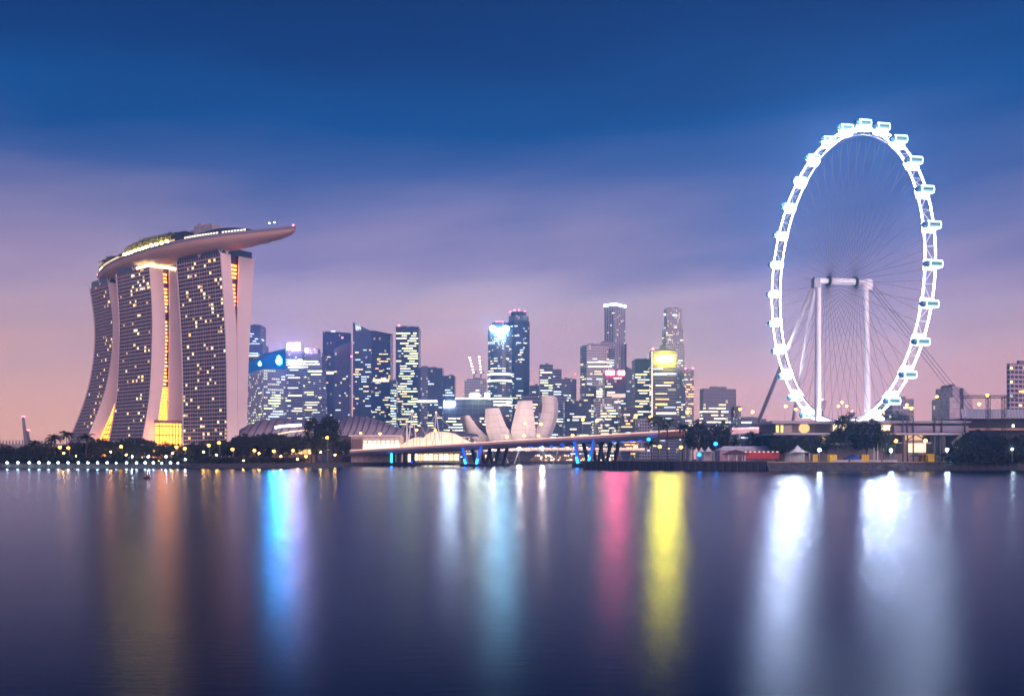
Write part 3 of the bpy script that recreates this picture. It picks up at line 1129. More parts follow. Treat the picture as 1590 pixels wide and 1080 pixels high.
for k, (px, yt, Y, lab) in enumerate([(20, 707, 512, 'clipped shrub at the far left of the waterside hedge'), (95, 706, 514, 'shrub behind the lamp row below the tallest palm'), (190, 706, 512, 'shrub left of the three white floodlamps'),
                                      (283, 704, 515, 'dark shrub beside the moored dark hull shape at the bend of the bank'), (310, 708, 513, 'shrub right of the bend of the left bank'),
                                      (355, 709, 522, 'shrub below the dense round tree'), (400, 710, 530, 'shrub on the dark bank below the left shell roof'), (440, 710, 540, 'shrub on the dark bank below the white roof slot')]):
    tree(T_BUSH, px, yt, Y, G0, lab, 'shrubs on the left bank', 1.9)
for k in range(26):
    px = 6 + k * 17.6
    pr = (T_ROUND, T_ROUND2, T_DENSE)[k % 3]
    yt = 686 + trnd.uniform(-3, 6) if px > 130 else 692 + trnd.uniform(-3, 4)
    tree(pr, px, yt, 590 + trnd.uniform(-8, 12), G0, '%s tree from the left in the dark rear row of the left bank' % (ORD + ['twenty first', 'twenty second', 'twenty third', 'twenty fourth', 'twenty fifth', 'twenty sixth'])[k], 'dark rear row of trees on the left bank', 1.2)
for k in range(22):
    tree(T_BUSH, 8 + k * 21.5, 708 + trnd.uniform(-2, 2), 520 + (14 if k > 16 else 0) + trnd.uniform(0, 6) + max(0, k - 18) * 9, G0, '%s bush from the left in the low undergrowth of the left bank' % (ORD + ['twenty first', 'twenty second'])[k], 'undergrowth bushes on the left bank', 2.2)
GS = 'trees on the spit'
G1 = 3.5
tree(T_PALM2, 1024, 645, 500, G1, 'left one of the pair of tall palms beside the bridge', GS, 1.2)
tree(T_PALM2, 1036, 651, 505, G1, 'right one of the pair of tall palms beside the bridge', GS, 1.1)
tree(T_PALM, 1012, 684, 490, G1, 'small palm under the bridge deck left of the tall pair', GS, 1.3)
tree(T_PALM2, 1060, 657, 500, G1, 'dark ragged palm left of the two round trees', GS)
tree(T_DENSE, 1086, 653, 475, G1, 'left one of the two black round trees on the spit', GS, .72)
tree(T_DENSE, 1117, 655, 478, G1, 'right one of the two black round trees on the spit', GS, .74)
tree(T_PALM, 1144, 681, 470, G1, 'small green palm right of the two round trees', GS, 1.2)
tree(T_CONE, 1166, 667, 470, G1, 'dark conical tree left of the terminal', GS, 1.1)
tree(T_ROUND, 1186, 673, 468, G1, 'small dark tree beside the conical tree', GS, .8)
for k, (px, yt) in enumerate([(1205, 676), (1222, 675), (1240, 677), (1258, 678), (1275, 675)]):
    tree(T_ROUND2, px, yt, 448, G1, '%s tree from the left in the dark row along the terminal front' % ORD[k], 'row of trees before the terminal', .8)
tree(T_ROUND, 1312, 643, 440, G1 + 6, 'open tree with lit windows showing through, before the terminal', GS, .75)
tree(T_ROUND2, 1298, 664, 442, G1 + 2, 'smaller tree left of the open tree before the terminal', GS, .8)
tree(T_DENSE, 1345, 652, 440, G1, 'dark round tree right of the lit windows of the terminal', GS, .9)
tree(T_ROUND, 1372, 670, 438, G1, 'dark tree under the left end of the raised walkway', GS, .9)
tree(T_DENSE, 1398, 640, 500, G1 + 8, 'dark treetop rising behind the terminal roof at the raised walkway', GS, .7)
tree(T_ROUND2, 1498, 676, 432, G1, 'left edge tree of the dark clump at the right shore', GS, 1.0)
tree(T_DENSE, 1512, 668, 436, G1, 'dense dark tree in the clump at the right shore below the gantry', GS, .95)
tree(T_DENSE, 1545, 672, 434, G1, 'wide dark tree in the middle of the right shore clump', GS, 1.1)
tree(T_DENSE, 1580, 676, 440, G1, 'dark tree at the right edge of the picture', GS, .9)
tree(T_ROUND, 1528, 690, 430, G1, 'low dark tree at the water in the right shore clump', GS, 1.2)
tree(T_ROUND2, 1562, 694, 436, G1, 'low lit green tree beside the small white lamp at the right shore', GS, 1.2)
for k, (px, yt) in enumerate([(1490, 700), (1508, 703), (1526, 704), (1548, 704), (1570, 706), (1588, 705)]):
    tree(T_BUSH, px, yt, 431 + k * 2.5, 2.6, '%s shrub from the left at the water under the right shore clump' % ORD[k], 'shrubs at the right shore', 1.6)
# trees on the hotel deck, the right-hand ones lit from below
dn = 0
for s, w, sc, wide in ((.045, 4, .9, 1), (.075, 7, 1.15, 1), (.10, 8, 1.3, 1.1), (.13, 10, 1.3, 1.2), (.16, 11, 1.3, 1.1), (.19, 11, 1.1, 1), (.22, 12, 1.05, 1), (.25, 11, 1, 1), (.33, 8, 1.1, 1), (.355, 9, 1.3, 1.1),
                 (.385, 9, 1.25, 1.1), (.41, 8, 1.3, 1.1), (.44, 9, 1.45, 1.1), (.465, 8, 1.2, 1.1), (.49, 8, 1.35, 1.1), (.52, 9, 1.3, 1.1), (.55, 8, 1.2, 1.1), (.58, 6, 1.2, 1.1)):
    p = deck_pt(s, w, 0)
    place(T_DECK, USED, p, trnd.uniform(0, 6), (sc * wide * 1.25, sc * wide * 1.25, sc * 1.25), '%s tree from the left end on the hotel roof deck' % ORD[dn], 'trees on the hotel roof deck')
    dn += 1
lamp_root = thing('garden_lamp', 'lamp', 'lamp', (0, 0, 0))
mb = MB()
mb.tube([(0, 0, -.1), (0, 0, 1.6)], .1, 6)
mb.build('post', M_DSTEEL, lamp_root)
mb = MB()
mb.lathe((0, 0, 2.0), [(.05, -1.2), (1.3, -.55), (1.3, .55), (.05, 1.2)], 8)
mb.build('lamp_head', glow('deck_gold', (1, .56, .11), 130), lamp_root)
for k, s in enumerate((.055, .07, .085, .105, .125, .335, .36, .38, .405, .43, .455, .475, .5, .525, .55, .575)):
    place(lamp_root, USED, deck_pt(s, 2.2, .2), 0, 1.0 if k < 5 else 1.15, '%s golden garden lamp from the left end on the hotel roof deck' % ORD[k], 'garden lamps on the hotel roof deck')


# ================================================================ far skyline
def ring_poly(xl, xc, xr, Y, phi, depth=38):
    Cp = Vector((gx(xc, Y), Y))
    l = Vector((-math.cos(phi), math.sin(phi)))
    r_ = Vector((math.sin(phi), math.cos(phi)))

    def solve(px, d):
        k = (px - CX) / F
        return (k * Cp.y - Cp.x) / (d.x - k * d.y)
    tl = solve(xl, l) if xc - xl > .5 else depth
    tr = solve(xr, r_) if xr - xc > .5 and abs(phi) > .02 else depth
    tl, tr = min(max(tl, 3), 140), min(max(tr, 3), 140)
    if xc - xl <= .5:
        pass
    A = Cp + r_ * tr
    Bq = Cp + r_ * tr + l * tl
    D_ = Cp + l * tl
    return [tuple(Cp), tuple(A), tuple(Bq), tuple(D_)]


def ngon(px0, px1, Y, n=16, rot=0.0, ry=1.0):
    r_ = (gx(px1, Y) - gx(px0, Y)) / 2
    cx = gx((px0 + px1) / 2, Y)
    return [(cx + r_ * math.cos(2 * PI * k / n + rot), Y + r_ + r_ * ry * math.sin(2 * PI * k / n + rot)) for k in range(n)]


def light_faces(part, poly, z0, z1, spec, seed, bay=3.0, fh=4.0):
    """lit panes on the faces of one prism that look toward the water; spec: list of (count, zlo, zhi, maxrun, kinds)"""
    rnd = random.Random(seed)
    faces = []
    n = len(poly)
    for i in range(n):
        a, b = Vector(poly[i]), Vector(poly[(i + 1) % n])
        d = b - a
        nrm = Vector((d.y, -d.x)).normalized()
        mid = (a + b) / 2
        if nrm.dot(-mid.normalized()) > .12 and d.length > 4:
            faces.append((a, d.normalized(), d.length, nrm))
    tot = sum(f[2] * max(.2, f[3].dot(-((f[0]).normalized()))) for f in faces)
    used = set()
    for cnt, lo, hi, run, kinds in spec:
        kinds = kinds * 3 + 'cc'
        for _ in range(int(cnt * 1.45)):
            r_ = rnd.random() * tot
            for fi, (a, d, l, nrm) in enumerate(faces):
                r_ -= l * max(.2, nrm.dot(-(a.normalized())))
                if r_ <= 0:
                    break
            nb = max(1, int(l / bay))
            k = min(nb, rnd.randint(1, run))
            b0 = rnd.randint(0, nb - k)
            f_ = int((rnd.uniform(lo, hi) * (z1 - z0)) / fh)
            if any((fi, f_, b0 + j) in used for j in range(k)):
                continue
            used.update((fi, f_, b0 + j) for j in range(k))
            zc = z0 + (f_ + .62) * fh
            if zc + fh * .4 > z1:
                continue
            ww = l / nb
            c = a + d * ww * (b0 + k / 2) + nrm * .1
            add_window(part, (c.x, c.y, zc), ww * k * .9, fh * rnd.uniform(.34, .5), math.atan2(d.y, d.x), rnd.choice(kinds))


F_BLUE = facade('curtain_blue', (.045, .06, .12), (.10, .11, .16), 3, 4, .14, .22, .02, (.85, .95, 1), .8)
F_NAVY = facade('curtain_navy', (.035, .04, .085), (.07, .07, .11), 3, 4, .12, .16, .02, (1, .8, .5), .8)
F_GREY = facade('curtain_grey', (.06, .06, .10), (.26, .25, .29), 3, 4, .20, .32, .05, (1, .88, .6), .9)
F_PALE = facade('grid_pale', (.07, .07, .11), (.62, .58, .62), 3.4, 4, .34, .40, .06, (1, .88, .6), 1.0)
F_BROWN = facade('curtain_brown', (.045, .04, .06), (.14, .11, .12), 3.2, 4, .22, .34, .05, (1, .75, .45), .9)
F_BAND = facade('band_windows', (.05, .05, .09), (.24, .22, .26), 6, 4.4, .03, .45, .04, (1, .85, .55), .9, band=2)
F_LITB = facade('lit_office', (.05, .06, .10), (.16, .16, .20), 3, 4, .16, .36, .22, (.95, 1, .72), 1.1, band=2)
F_GRIDL = facade('lit_grid', (.07, .07, .10), (.52, .48, .52), 2.6, 3.6, .3, .4, .16, (1, .88, .6), 1.1)


def block(name, label, xl, xc, xr, ytop, Y, phi, mat, seed, lit=(), cat='skyscraper', tops=None, fh=4.0, depth=38, roof=M_DROOF, plant=True):
    """one building of four walls seen on a corner (or front when phi is 0)"""
    poly = ring_poly(xl, xc, xr, Y, phi, depth)
    cx, cy = sum(p[0] for p in poly) / 4, sum(p[1] for p in poly) / 4
    root = thing(name, label, cat, (cx, cy, 2.3))
    if tops:
        z1 = [gz(y, p[1]) for y, p in zip(tops, poly)]
    else:
        z1 = gz(ytop, Y)
    mbq = MB()
    mbq.prism(poly, 2.3, z1, 0, mi_top=1)
    body = mbq.build('body', [mat, roof], root)
    zm = z1 if isinstance(z1, float) else min(z1)
    if lit:
        light_faces(body, poly, 4, zm, lit, seed, 3.0, fh)
    if plant and not tops:
        rnd = random.Random(seed + 900)
        u = (Vector(poly[1]) - Vector(poly[0])) * .5
        v = (Vector(poly[3]) - Vector(poly[0])) * .5
        for _ in range(3):
            c = Vector(poly[0]) + u * rnd.uniform(.5, 1.4) + v * rnd.uniform(.5, 1.4)
            mbq = MB()
            mbq.box((c.x, c.y, zm + 1.2), (max(3, v.length * rnd.uniform(.25, .6)), max(3, u.length * rnd.uniform(.2, .5)), rnd.uniform(2.4, 4)), math.atan2(v.y, v.x))
            mbq.build('roof_plant', M_ROOF, root)
    return root, poly, zm, body


def tier(root, part, poly, z0, z1, mat, roof=M_DROOF, lit=(), seed=1, fh=4.0):
    mbq = MB()
    mbq.prism(poly, z0, z1, 0, mi_top=1)
    b = mbq.build(part, [mat, roof], root)
    if lit:
        zt = z1 if isinstance(z1, (int, float)) else min(z1)
        light_faces(b, poly, z0, zt, lit, seed, 3.0, fh)
    return b


def sign(root, part, px0, px1, y0, y1, Y, mat, thick=1.2):
    mbq = MB()
    x0, x1 = gx(px0, Y), gx(px1, Y)
    z0, z1 = gz(y1, Y), gz(y0, Y)
    mbq.box(((x0 + x1) / 2, Y, (z0 + z1) / 2), (x1 - x0, thick, z1 - z0))
    return mbq.build(part, mat, root)


def disc(root, part, px, py, Y, r_, mat, n=14, drop=0.0):
    """round (or drop shaped) emblem facing the water"""
    mbq = MB()
    c = at(px, py, Y)
    pts = []
    for k in range(n):
        a = 2 * PI * k / n
        rr = r_ * (1 + drop * max(0, math.sin(a)) ** 4)
        pts.append(Vector((c.x + r_ * math.cos(a) * (1 - .35 * drop * max(0, math.sin(a))), c.y, c.z + rr * math.sin(a))))
    fr = [p - Vector((0, .6, 0)) for p in pts]
    bk = [p + Vector((0, .6, 0)) for p in pts]
    mbq.face(fr)
    mbq.grid([fr, bk], smooth=False, closed=True)
    return mbq.build(part, mat, root)


def beacon(root, px, py, Y, r_=1.6):
    mbq = MB()
    mbq.lathe(at(px, py, Y), [(.05, -r_), (r_, -r_ * .5), (r_, r_ * .5), (.05, r_)], 8)
    return mbq.build('beacon', G_RED, root)


# --- left group, behind the hotel
r1, p1, z1, b1 = block('office_tower', 'slim blue tower with stepped top just right of the hotel', 380, 404, 404, 504, 1620, 0, F_BLUE, 101, [(40, .25, .93, 6, 'cyc')])
q = ring_poly(380, 408, 408, 1600, 0)
tier(r1, 'shoulder', q, 2.3, gz(534, 1600), F_BLUE, lit=[(30, .2, .95, 7, 'yc')], seed=102)
r2, p2, z2, b2 = block('bank_building', 'bank tower with slanted blue lit crown and a white drop emblem', 380, 409, 443, 572, 1480, R(62), F_LITB, 103,
                       [(26, .0, .42, 12, 'yyc'), (22, .4, .72, 7, 'yc'), (6, .75, .95, 2, 'cw')], plant=False)
cp = [tuple(p) for p in p2]
zc = [gz(y, p[1]) for y, p in zip((557, 541, 548, 564), cp)]
tier(r2, 'crown', cp, z2 + .1, zc, glow('crown_blue', (.0, .17, .55), .62), roof=M_DROOF)
pA, pB = Vector(cp[0]), Vector(cp[1])
em = pA.lerp(pB, .70)
sg = MB()
d_ = (pB - pA).normalized()
nr = Vector((d_.y, -d_.x))
ctr = em + nr * .8
zc_ = gz(560, em.y)
pts = []
for k in range(18):
    a = 2 * PI * k / 18
    rr = 5.6 * (1 + .35 * max(0, math.sin(a)) ** 3)
    ww = 4.4 * math.cos(a) * (1 - .3 * max(0, math.sin(a)))
    pts.append(Vector((ctr.x + d_.x * ww, ctr.y + d_.y * ww, zc_ + rr * math.sin(a))))
off = Vector((nr.x, nr.y, 0)) * .7
sg.face([p + off for p in pts])
sg.grid([[p + off for p in pts], [p - off for p in pts]], smooth=False, closed=True)
sg.build('drop_emblem', glow('emblem_white_blue', (.01, .45, 1.0), 560), r2)
disc(r2, 'drop_emblem', 403.5, 565, 1478, 2.6, glow('emblem_side', (.35, .95, 1), 14), drop=.6)
r3, p3, z3, b3 = block('office_tower', 'office tower with blazing white and pink crown lights beside the blue bank', 443, 470, 470, 545, 1560, 0, F_GREY, 105, [(24, .05, .95, 8, 'ywp')])
sign(r3, 'crown_sign', 446, 451.5, 533, 542.5, 1558, glow('crown_white', (.80, .58, 1), 130))
sign(r3, 'crown_sign', 453.5, 466, 533, 543, 1558, MATS['crown_white'])
sign(r3, 'crown_trim', 447, 465, 531, 532.6, 1559, glow('crown_pink', (1, .25, .5), 6))
q = ring_poly(470, 500, 500, 1575, 0)
tier(r3, 'wing', q, 2.3, gz(548, 1575), F_GREY, lit=[(26, .05, .8, 8, 'ywp')], seed=106)
q = ring_poly(473, 493, 493, 1590, 0, 26)
tier(r3, 'wing_crown', q, 2.3, gz(540, 1590), F_PALE)
for k, (a, b, y) in enumerate(((447, 494, 561), (448, 496, 565), (450, 478, 569.5), (478, 500, 576))):
    sign(r3, 'lit_floor', a, b, y - 1, y + 1, 1556.5, glow('lit_floor', (1, .93, .66), 3.4), 1.0)
# --- twin glass slabs
r4, p4, z4, b4 = block('glass_tower', 'dark square topped glass tower with a lit seventh storey band', 501, 524, 545, 514.5, 1700, R(40), F_NAVY, 107, [(34, .05, .9, 2, 'wow')], tops=(515, 517, 516, 514))
q = ring_poly(518, 543, 546, 1660, R(6), 30)
tier(r4, 'front_fin', q, 2.3, [gz(y, p[1]) for y, p in zip((531, 529, 531, 541), q)], facade('curtain_mauve', (.10, .09, .14), (.14, .13, .17), 3, 4, .1, .14, .01), lit=[(14, .05, .8, 2, 'wc')], seed=108)
sign(r4, 'lit_floor', 502, 519, 576.5, 580.5, 1688, glow('lit_floor_amber', (1, .75, .42), 3.0))
sign(r4, 'roof_light', 514, 521, 513.6, 515, 1693, glow('roof_pale', (.9, .9, 1), 3))
beacon(r4, 531.5, 524, 1655, 1.4)
r5, p5, z5, b5 = block('glass_tower', 'twin glass tower whose left half ends in a jagged shining point', 548, 576, 576, 508, 1640, 0, F_BLUE, 109, [(34, .05, .85, 3, 'wwc')], tops=(514, 515, 505, 500))
sp_ = MB()
for k in range(9):
    px = 552.5 + k * .95
    sp_.box(at(px, 507 + (k % 3) * 1.6, 1638.5), (.9, .8, 9 - k * .5))
sp_.build('shining_point', glow('point_light', (.9, .95, 1), 1.6), r5)
q = ring_poly(576.5, 606, 606, 1650, 0)
tier(r5, 'right_half', q, 2.3, [gz(y, p[1]) for y, p in zip((521, 519, 513, 513), q)], F_NAVY, lit=[(40, .05, .93, 3, 'wwo')], seed=110)
sign(r5, 'lit_floor', 579, 604, 588.5, 592.5, 1648.5, MATS['lit_floor_amber'])
beacon(r5, 545.5, 553, 1640, 1.4)
block('office_block', 'narrow low block striped with yellow green lit floors', 606, 615.5, 615.5, 590, 1560, 0, F_LITB, 111, [(44, .02, .9, 3, 'y')])
r7, p7, z7, b7 = block('office_tower', 'tall tower full of yellow green lit floors with a red roof beacon', 614.5, 650, 650, 507, 1580, 0, F_NAVY, 112,
                       [(60, .5, .96, 9, 'yyp'), (50, .05, .5, 8, 'yyw')])
beacon(r7, 619.5, 505, 1578, 1.5)
r8, p8, z8, b8 = block('office_tower', 'dark office tower with lit lower storeys right of the yellow green tower', 648, 687, 687, 571, 1530, 0, F_NAVY, 113, [(30, .02, .5, 7, 'yyw'), (6, .5, .9, 3, 'c')])
q = ring_poly(653, 664, 664, 1528, 0, 10)
tier(r8, 'lift_core', q, 2.3, gz(568, 1528), F_GREY)
sign(r8, 'lit_floor', 648, 679, 621, 624.5, 1527, MATS['lit_floor'])
block('office_block', 'lower dark tower standing between the dark office tower and the cranes', 687, 706, 706, 583, 1550, 0, F_NAVY, 114, [(22, .02, .85, 5, 'ycw')])
r9, p9, z9, b9 = block('exhibition_block', 'long dark low block with a white glowing sign on its left corner', 688, 766, 766, 620, 1350, 0, facade('fins_dark', (.03, .04, .07), (.10, .10, .14), 8, 6, .08, .12, .03, (1, .8, .5), .8), 115,
                       [(40, .0, .72, 7, 'ypw')], cat='building')
sign(r9, 'sign', 689.5, 705.5, 622.5, 631, 1347, glow('sign_white', (.92, .96, 1), 80))
sign(r9, 'roof_lights', 707, 760, 617.5, 619.3, 1348, glow('works_yellow', (1, .85, .42), 5))
r10, p10, z10, b10 = block('unfinished_building', 'unfinished pale concrete building with floodlit scaffold floors under two cranes', 721, 755, 755, 588, 1500, 0, F_PALE, 116, [(16, .05, .9, 3, 'py')], cat='building')
sign(r10, 'works_light', 730, 744, 611, 617, 1340, glow('works_flood', (1, .90, .50), 70))
sign(r10, 'works_light', 753, 760, 610, 616, 1340, MATS['works_flood'])
for lab, base, tip in (('tower crane with boom lit in yellow, the left one of two', (736, 587), (729, 555)), ('tower crane with boom lit in yellow, the right one of two', (747, 587), (744, 554))):
    Yc = 1502
    root = thing('tower_crane', lab, 'crane', at(base[0], base[1] + 1, Yc), 'cranes on the unfinished building')
    pv = at(base[0], base[1] - 8, Yc)
    tp = at(tip[0], tip[1], Yc)
    mb = MB()
    mb.tube([at(base[0], base[1] + 1, Yc), pv], 1.0, 4)
    mb.box(pv + Vector((2, 0, 1)), (6, 3, 3))
    mb.build('mast', M_STEEL, root)
    mb = MB()
    mb.tube([pv, tp], .7, 4)
    mb.tube([pv + Vector((1.5, 0, 2)), tp + Vector((.6, 0, 0))], .3, 4)
    for k in range(8):
        t = k / 8
        mb.tube([pv.lerp(tp, t), (pv + Vector((1.5, 0, 2))).lerp(tp + Vector((.6, 0, 0)), t + .06)], .25, 4)
    boom = mb.build('boom', M_STEEL, root)
    for k in range(6):
        q = pv.lerp(tp, .04 + k * .19)
        mb = MB()
        mb.lathe(q + Vector((0, -1, 0)), [(.05, -1.1), (1.3, -.5), (1.3, .5), (.05, 1.1)], 8)
        mb.build('boom_lamp', glow('crane_lamp', (1, .86, .50), 6 if k else 14), boom)
# --- rounded pair in the centre
poly = ngon(757, 795, 1600, 18)
root = thing('round_tower', 'round tower with domed pink top and three blue white emblems', 'skyscraper', (poly[0][0] - 20, 1620, 2.3))
b = tier(root, 'body', poly, 2.3, gz(508, 1600), facade('round_glass', (.07, .09, .14), (.20, .20, .26), 3, 4, .14, .24, .04, (1, .9, .6), .9), lit=[(34, .3, .92, 4, 'cpw'), (26, .0, .3, 4, 'p')], seed=117)
for k, (a0, a1, sc) in enumerate(((508, 503, .86), (503, 499, .68), (499, 497, .45))):
    cxp = sum(p[0] for p in poly) / 18
    cyp = sum(p[1] for p in poly) / 18
    tier(root, 'dome_tier', [(cxp + (p[0] - cxp) * sc, cyp + (p[1] - cyp) * sc) for p in poly], gz(a0, 1600), gz(a1, 1600), F_BLUE)
sign(root, 'dome_light', 769, 782, 498.4, 500.4, 1603, glow('dome_pink', (1, .3, .4), 3))
disc(root, 'round_emblem', 764.5, 510, 1597, 4.4, glow('emblem_cyan', (.50, .92, 1), 140))
disc(root, 'round_emblem', 786.5, 510, 1597, 4.4, MATS['emblem_cyan'])
disc(root, 'drop_emblem', 776.5, 517.5, 1596, 5.6, MATS['emblem_cyan'], drop=.5)
for y0, y1, a, c in ((578.5, 582, 760, 793), (589, 592, 759, 794), (617, 619.5, 766, 794), (622, 624.5, 766, 794), (627, 629.5, 766, 794)):
    sc = MB()
    pl = [p for p in poly]
    cxp = sum(p[0] for p in pl) / 18
    cyp = sum(p[1] for p in pl) / 18
    sc.prism([(cxp + (p[0] - cxp) * 1.012, cyp + (p[1] - cyp) * 1.012) for p in pl], gz(y1, 1600), gz(y0, 1600))
    sc.build('lit_floor', MATS['lit_floor'], root)
for px in (758.5, 761, 764, 767, 774, 779, 782):
    sign(root, 'lit_window', px - .7, px + .7, 530, 534.5, 1596.5 + abs(px - 776) * .35, WIN['c'], .6)
poly = ngon(787, 824, 1660, 8, PI / 8)
root = thing('octagonal_tower', 'tall dark eight sided tower with chamfered top and pink beacons', 'skyscraper', (gx(805, 1660), 1680, 2.3))
tier(root, 'body', poly, 2.3, gz(498, 1660), F_NAVY, lit=[(26, .05, .45, 6, 'pw'), (22, .4, .97, 3, 'cp')], seed=118)
cxp, cyp = sum(p[0] for p in poly) / 8, sum(p[1] for p in poly) / 8
tier(root, 'shoulder', [(cxp + (p[0] - cxp) * .92, cyp + (p[1] - cyp) * .92) for p in poly], gz(498, 1660), gz(489, 1660), F_GREY)
tier(root, 'crown', [(cxp + (p[0] - cxp) * .72, cyp + (p[1] - cyp) * .72) for p in poly], gz(489, 1660), gz(482.5, 1660), F_NAVY)
for px, py in ((792, 484), (799, 481.5), (806, 481), (815, 483)):
    beacon(root, px, py, 1668, 1.3)
block('office_block', 'small plain grey block in the gap right of the eight sided tower', 823, 838.5, 838.5, 598, 1720, 0, F_BAND, 119, [(12, .05, .9, 3, 'pw')])
block('office_block', 'low stepped pale block just above the middle petal of the museum', 812, 836, 836, 613, 1300, 0, F_BAND, 131, [(16, .2, .95, 5, 'pw')], plant=False)
r14, p14, z14, b14 = block('office_tower', 'grey banded tower with stepped roof right of the museum', 838, 858.5, 858.5, 565.5, 1560, 0, F_BAND, 120, [(26, .3, .97, 7, 'pcy')])
tier(r14, 'right_step', ring_poly(858.8, 872, 872, 1565, 0), 2.3, gz(573, 1565), F_BAND, lit=[(14, .3, .95, 4, 'pc')], seed=121)
tier(r14, 'base', ring_poly(839, 880, 880, 1535, 0), 2.3, gz(615, 1535), facade('grid_open', (.06, .06, .09), (.42, .40, .44), 5, 4, .12, .40, .04, (1, .95, .8), 1), lit=[(22, .0, .95, 7, 'pc')], seed=122)
r15, p15, z15, b15 = block('office_block', 'small tower with a slanted lit front and a spire lamp', 872, 895, 895, 588, 1620, 0, F_GREY, 123, [(30, .3, .78, 5, 'y')])
beacon(r15, 893.5, 580.5, 1625, 1.0)
r16, p16, z16, b16 = block('office_tower', 'pale stepped tower with rows of white lit floors below the white crowned tower', 901, 911, 950, 535, 1580, R(70), F_PALE, 124, [(60, .02, .55, 8, 'ppw'), (26, .5, .9, 6, 'pw')])
tier(r16, 'roof_block', ring_poly(934, 953, 953, 1600, 0, 30), 2.3, gz(530, 1600), F_PALE)
tier(r16, 'wing', ring_poly(946, 954, 954, 1590, 0, 20), 2.3, gz(541, 1590), F_GREY, lit=[(12, .3, .95, 2, 'p')], seed=125)
for a, c, y in ((912, 946, 562), (913, 950, 569), (905, 946, 607), (903, 960, 611), (918, 952, 615)):
    sign(r16, 'lit_floor', a, c, y - .8, y + .8, 1571, MATS['lit_floor'], .8)
r17, p17, z17, b17 = block('white_crowned_tower', 'tallest slim tower seen on a corner with a glowing white roof edge', 938.5, 954.5, 971, 473.5, 1660, R(42), facade('stone_grid', (.06, .06, .10), (.58, .55, .62), 5, 3.6, .42, .3, .05, (1, .85, .6), .9), 126, [(14, .3, .95, 2, 'wp')])
for i, (a, c) in enumerate(((p17[3], p17[0]), (p17[0], p17[1]))):
    a, c = Vector(a), Vector(c)
    d_ = c - a
    mb = MB()
    mb.box(((a.x + c.x) / 2, (a.y + c.y) / 2, z17 + 1.4), (d_.length + 1.4, 1.4, 3.2), math.atan2(d_.y, d_.x))
    mb.build('roof_light', glow('roof_white', (.80, .97, 1), 26), r17)
mb = MB()
mb.box((gx(972, 1660), 1668, gz(533, 1660) / 2 + 1), (3, 8, gz(533, 1660) - 2))
mb.build('side_fin', M_DSTEEL, r17)
r18, p18, z18, b18 = block('office_tower', 'dark tower carrying two red glowing signs', 939, 972, 972, 575, 1420, 0, F_NAVY, 127, [(18, .25, .95, 6, 'ppw')])
sign(r18, 'red_sign', 941, 953.5, 575.5, 581.5, 1418, glow('sign_red', (1, .08, .14), 170))
sign(r18, 'red_sign', 960, 969.5, 575.5, 581.5, 1418, MATS['sign_red'])
sign(r18, 'lit_floor', 942, 971, 611, 617, 1418.5, glow('lit_floor_pink', (1, .68, .55), 1.6), .8)
block('office_block', 'pale gridded block dotted with small lights left of the red signed tower', 925, 964, 964, 617.5, 1380, 0, F_GRIDL, 128, [(48, .02, .95, 4, 'pw')])
block('office_tower', 'pale blue tower with slanted roof behind the red signed tower', 972, 985, 985, 570, 1700, 0, facade('curtain_pale_blue', (.10, .11, .17), (.20, .20, .26), 3, 4, .1, .2, .02), 129, [(8, .1, .8, 3, 'c')], tops=(575, 575, 570, 568))
block('office_tower', 'brown tower with white lit floors left of the yellow signed tower', 985.5, 1012.5, 1012.5, 557, 1500, 0, F_BROWN, 130, [(46, .05, .9, 7, 'ppw')])
r21, p21, z21, b21 = block('bank_tower', 'banded tower with a blazing yellow sign under its flat roof', 1013.5, 1050, 1050, 542.5, 1450, 0, F_BAND, 132, [(20, .05, .85, 8, 'wpo')])
sign(r21, 'yellow_sign', 1021, 1044.5, 553.5, 561, 1447, glow('sign_yellow', (1, .70, .04), 340))
sign(r21, 'lit_floor', 1016, 1050, 579, 581.5, 1448.5, WIN['c'], .8)
sign(r21, 'lit_floor', 1018, 1036, 626, 628.6, 1448.5, glow('lit_floor_gold', (1, .75, .2), 3), .8)
sign(r21, 'lit_floor', 1019, 1050, 640, 642.5, 1448.5, MATS['lit_floor'], .8)
mb = MB()
mb.box((gx(1012.6, 1449), 1450, gz(600, 1449)), (1.5, 2, gz(545, 1449) - gz(655, 1449)))
mb.build('corner_light', glow('corner_warm', (1, .75, .55), 2.2), r21)
beacon(r21, 1014, 541.5, 1449, 1.4)
r22, p22, z22, b22 = block('stepped_tower', 'tall stepped tower with gridded walls behind the yellow signed tower', 1031, 1036, 1059, 478.5, 1690, R(74), F_GRIDL, 133, [(10, .5, .9, 3, 'p')])
tier(r22, 'shoulder', ring_poly(1028, 1034, 1061, 1684, R(74)), 2.3, gz(510, 1684), F_GRIDL, lit=[(16, .4, .97, 4, 'pw')], seed=134)
tier(r22, 'base', ring_poly(1024, 1034, 1063, 1672, R(74)), 2.3, gz(534, 1672), F_PALE, lit=[(26, .1, .95, 5, 'pw')], seed=135)
sign(r22, 'lit_window', 1044, 1051, 487.5, 490.5, 1683, WIN['c'], .8)
sign(r22, 'lit_window', 1030.5, 1034, 486.5, 490, 1683, WIN['c'], .8)
r23, p23, z23, b23 = block('office_tower', 'slim pale tower with two red roof beacons at the right end of the skyline', 1062.5, 1077.5, 1077.5, 574, 1650, 0, F_GRIDL, 136, [(24, .05, .95, 4, 'pwo')])
beacon(r23, 1064.5, 572, 1648, 1.5)
beacon(r23, 1076, 571.5, 1648, 1.5)
block('office_block', 'dark block between the yellow signed tower and the slim pale tower', 1048, 1064, 1064, 600, 1600, 0, F_BROWN, 137, [(16, .05, .9, 3, 'pw')])
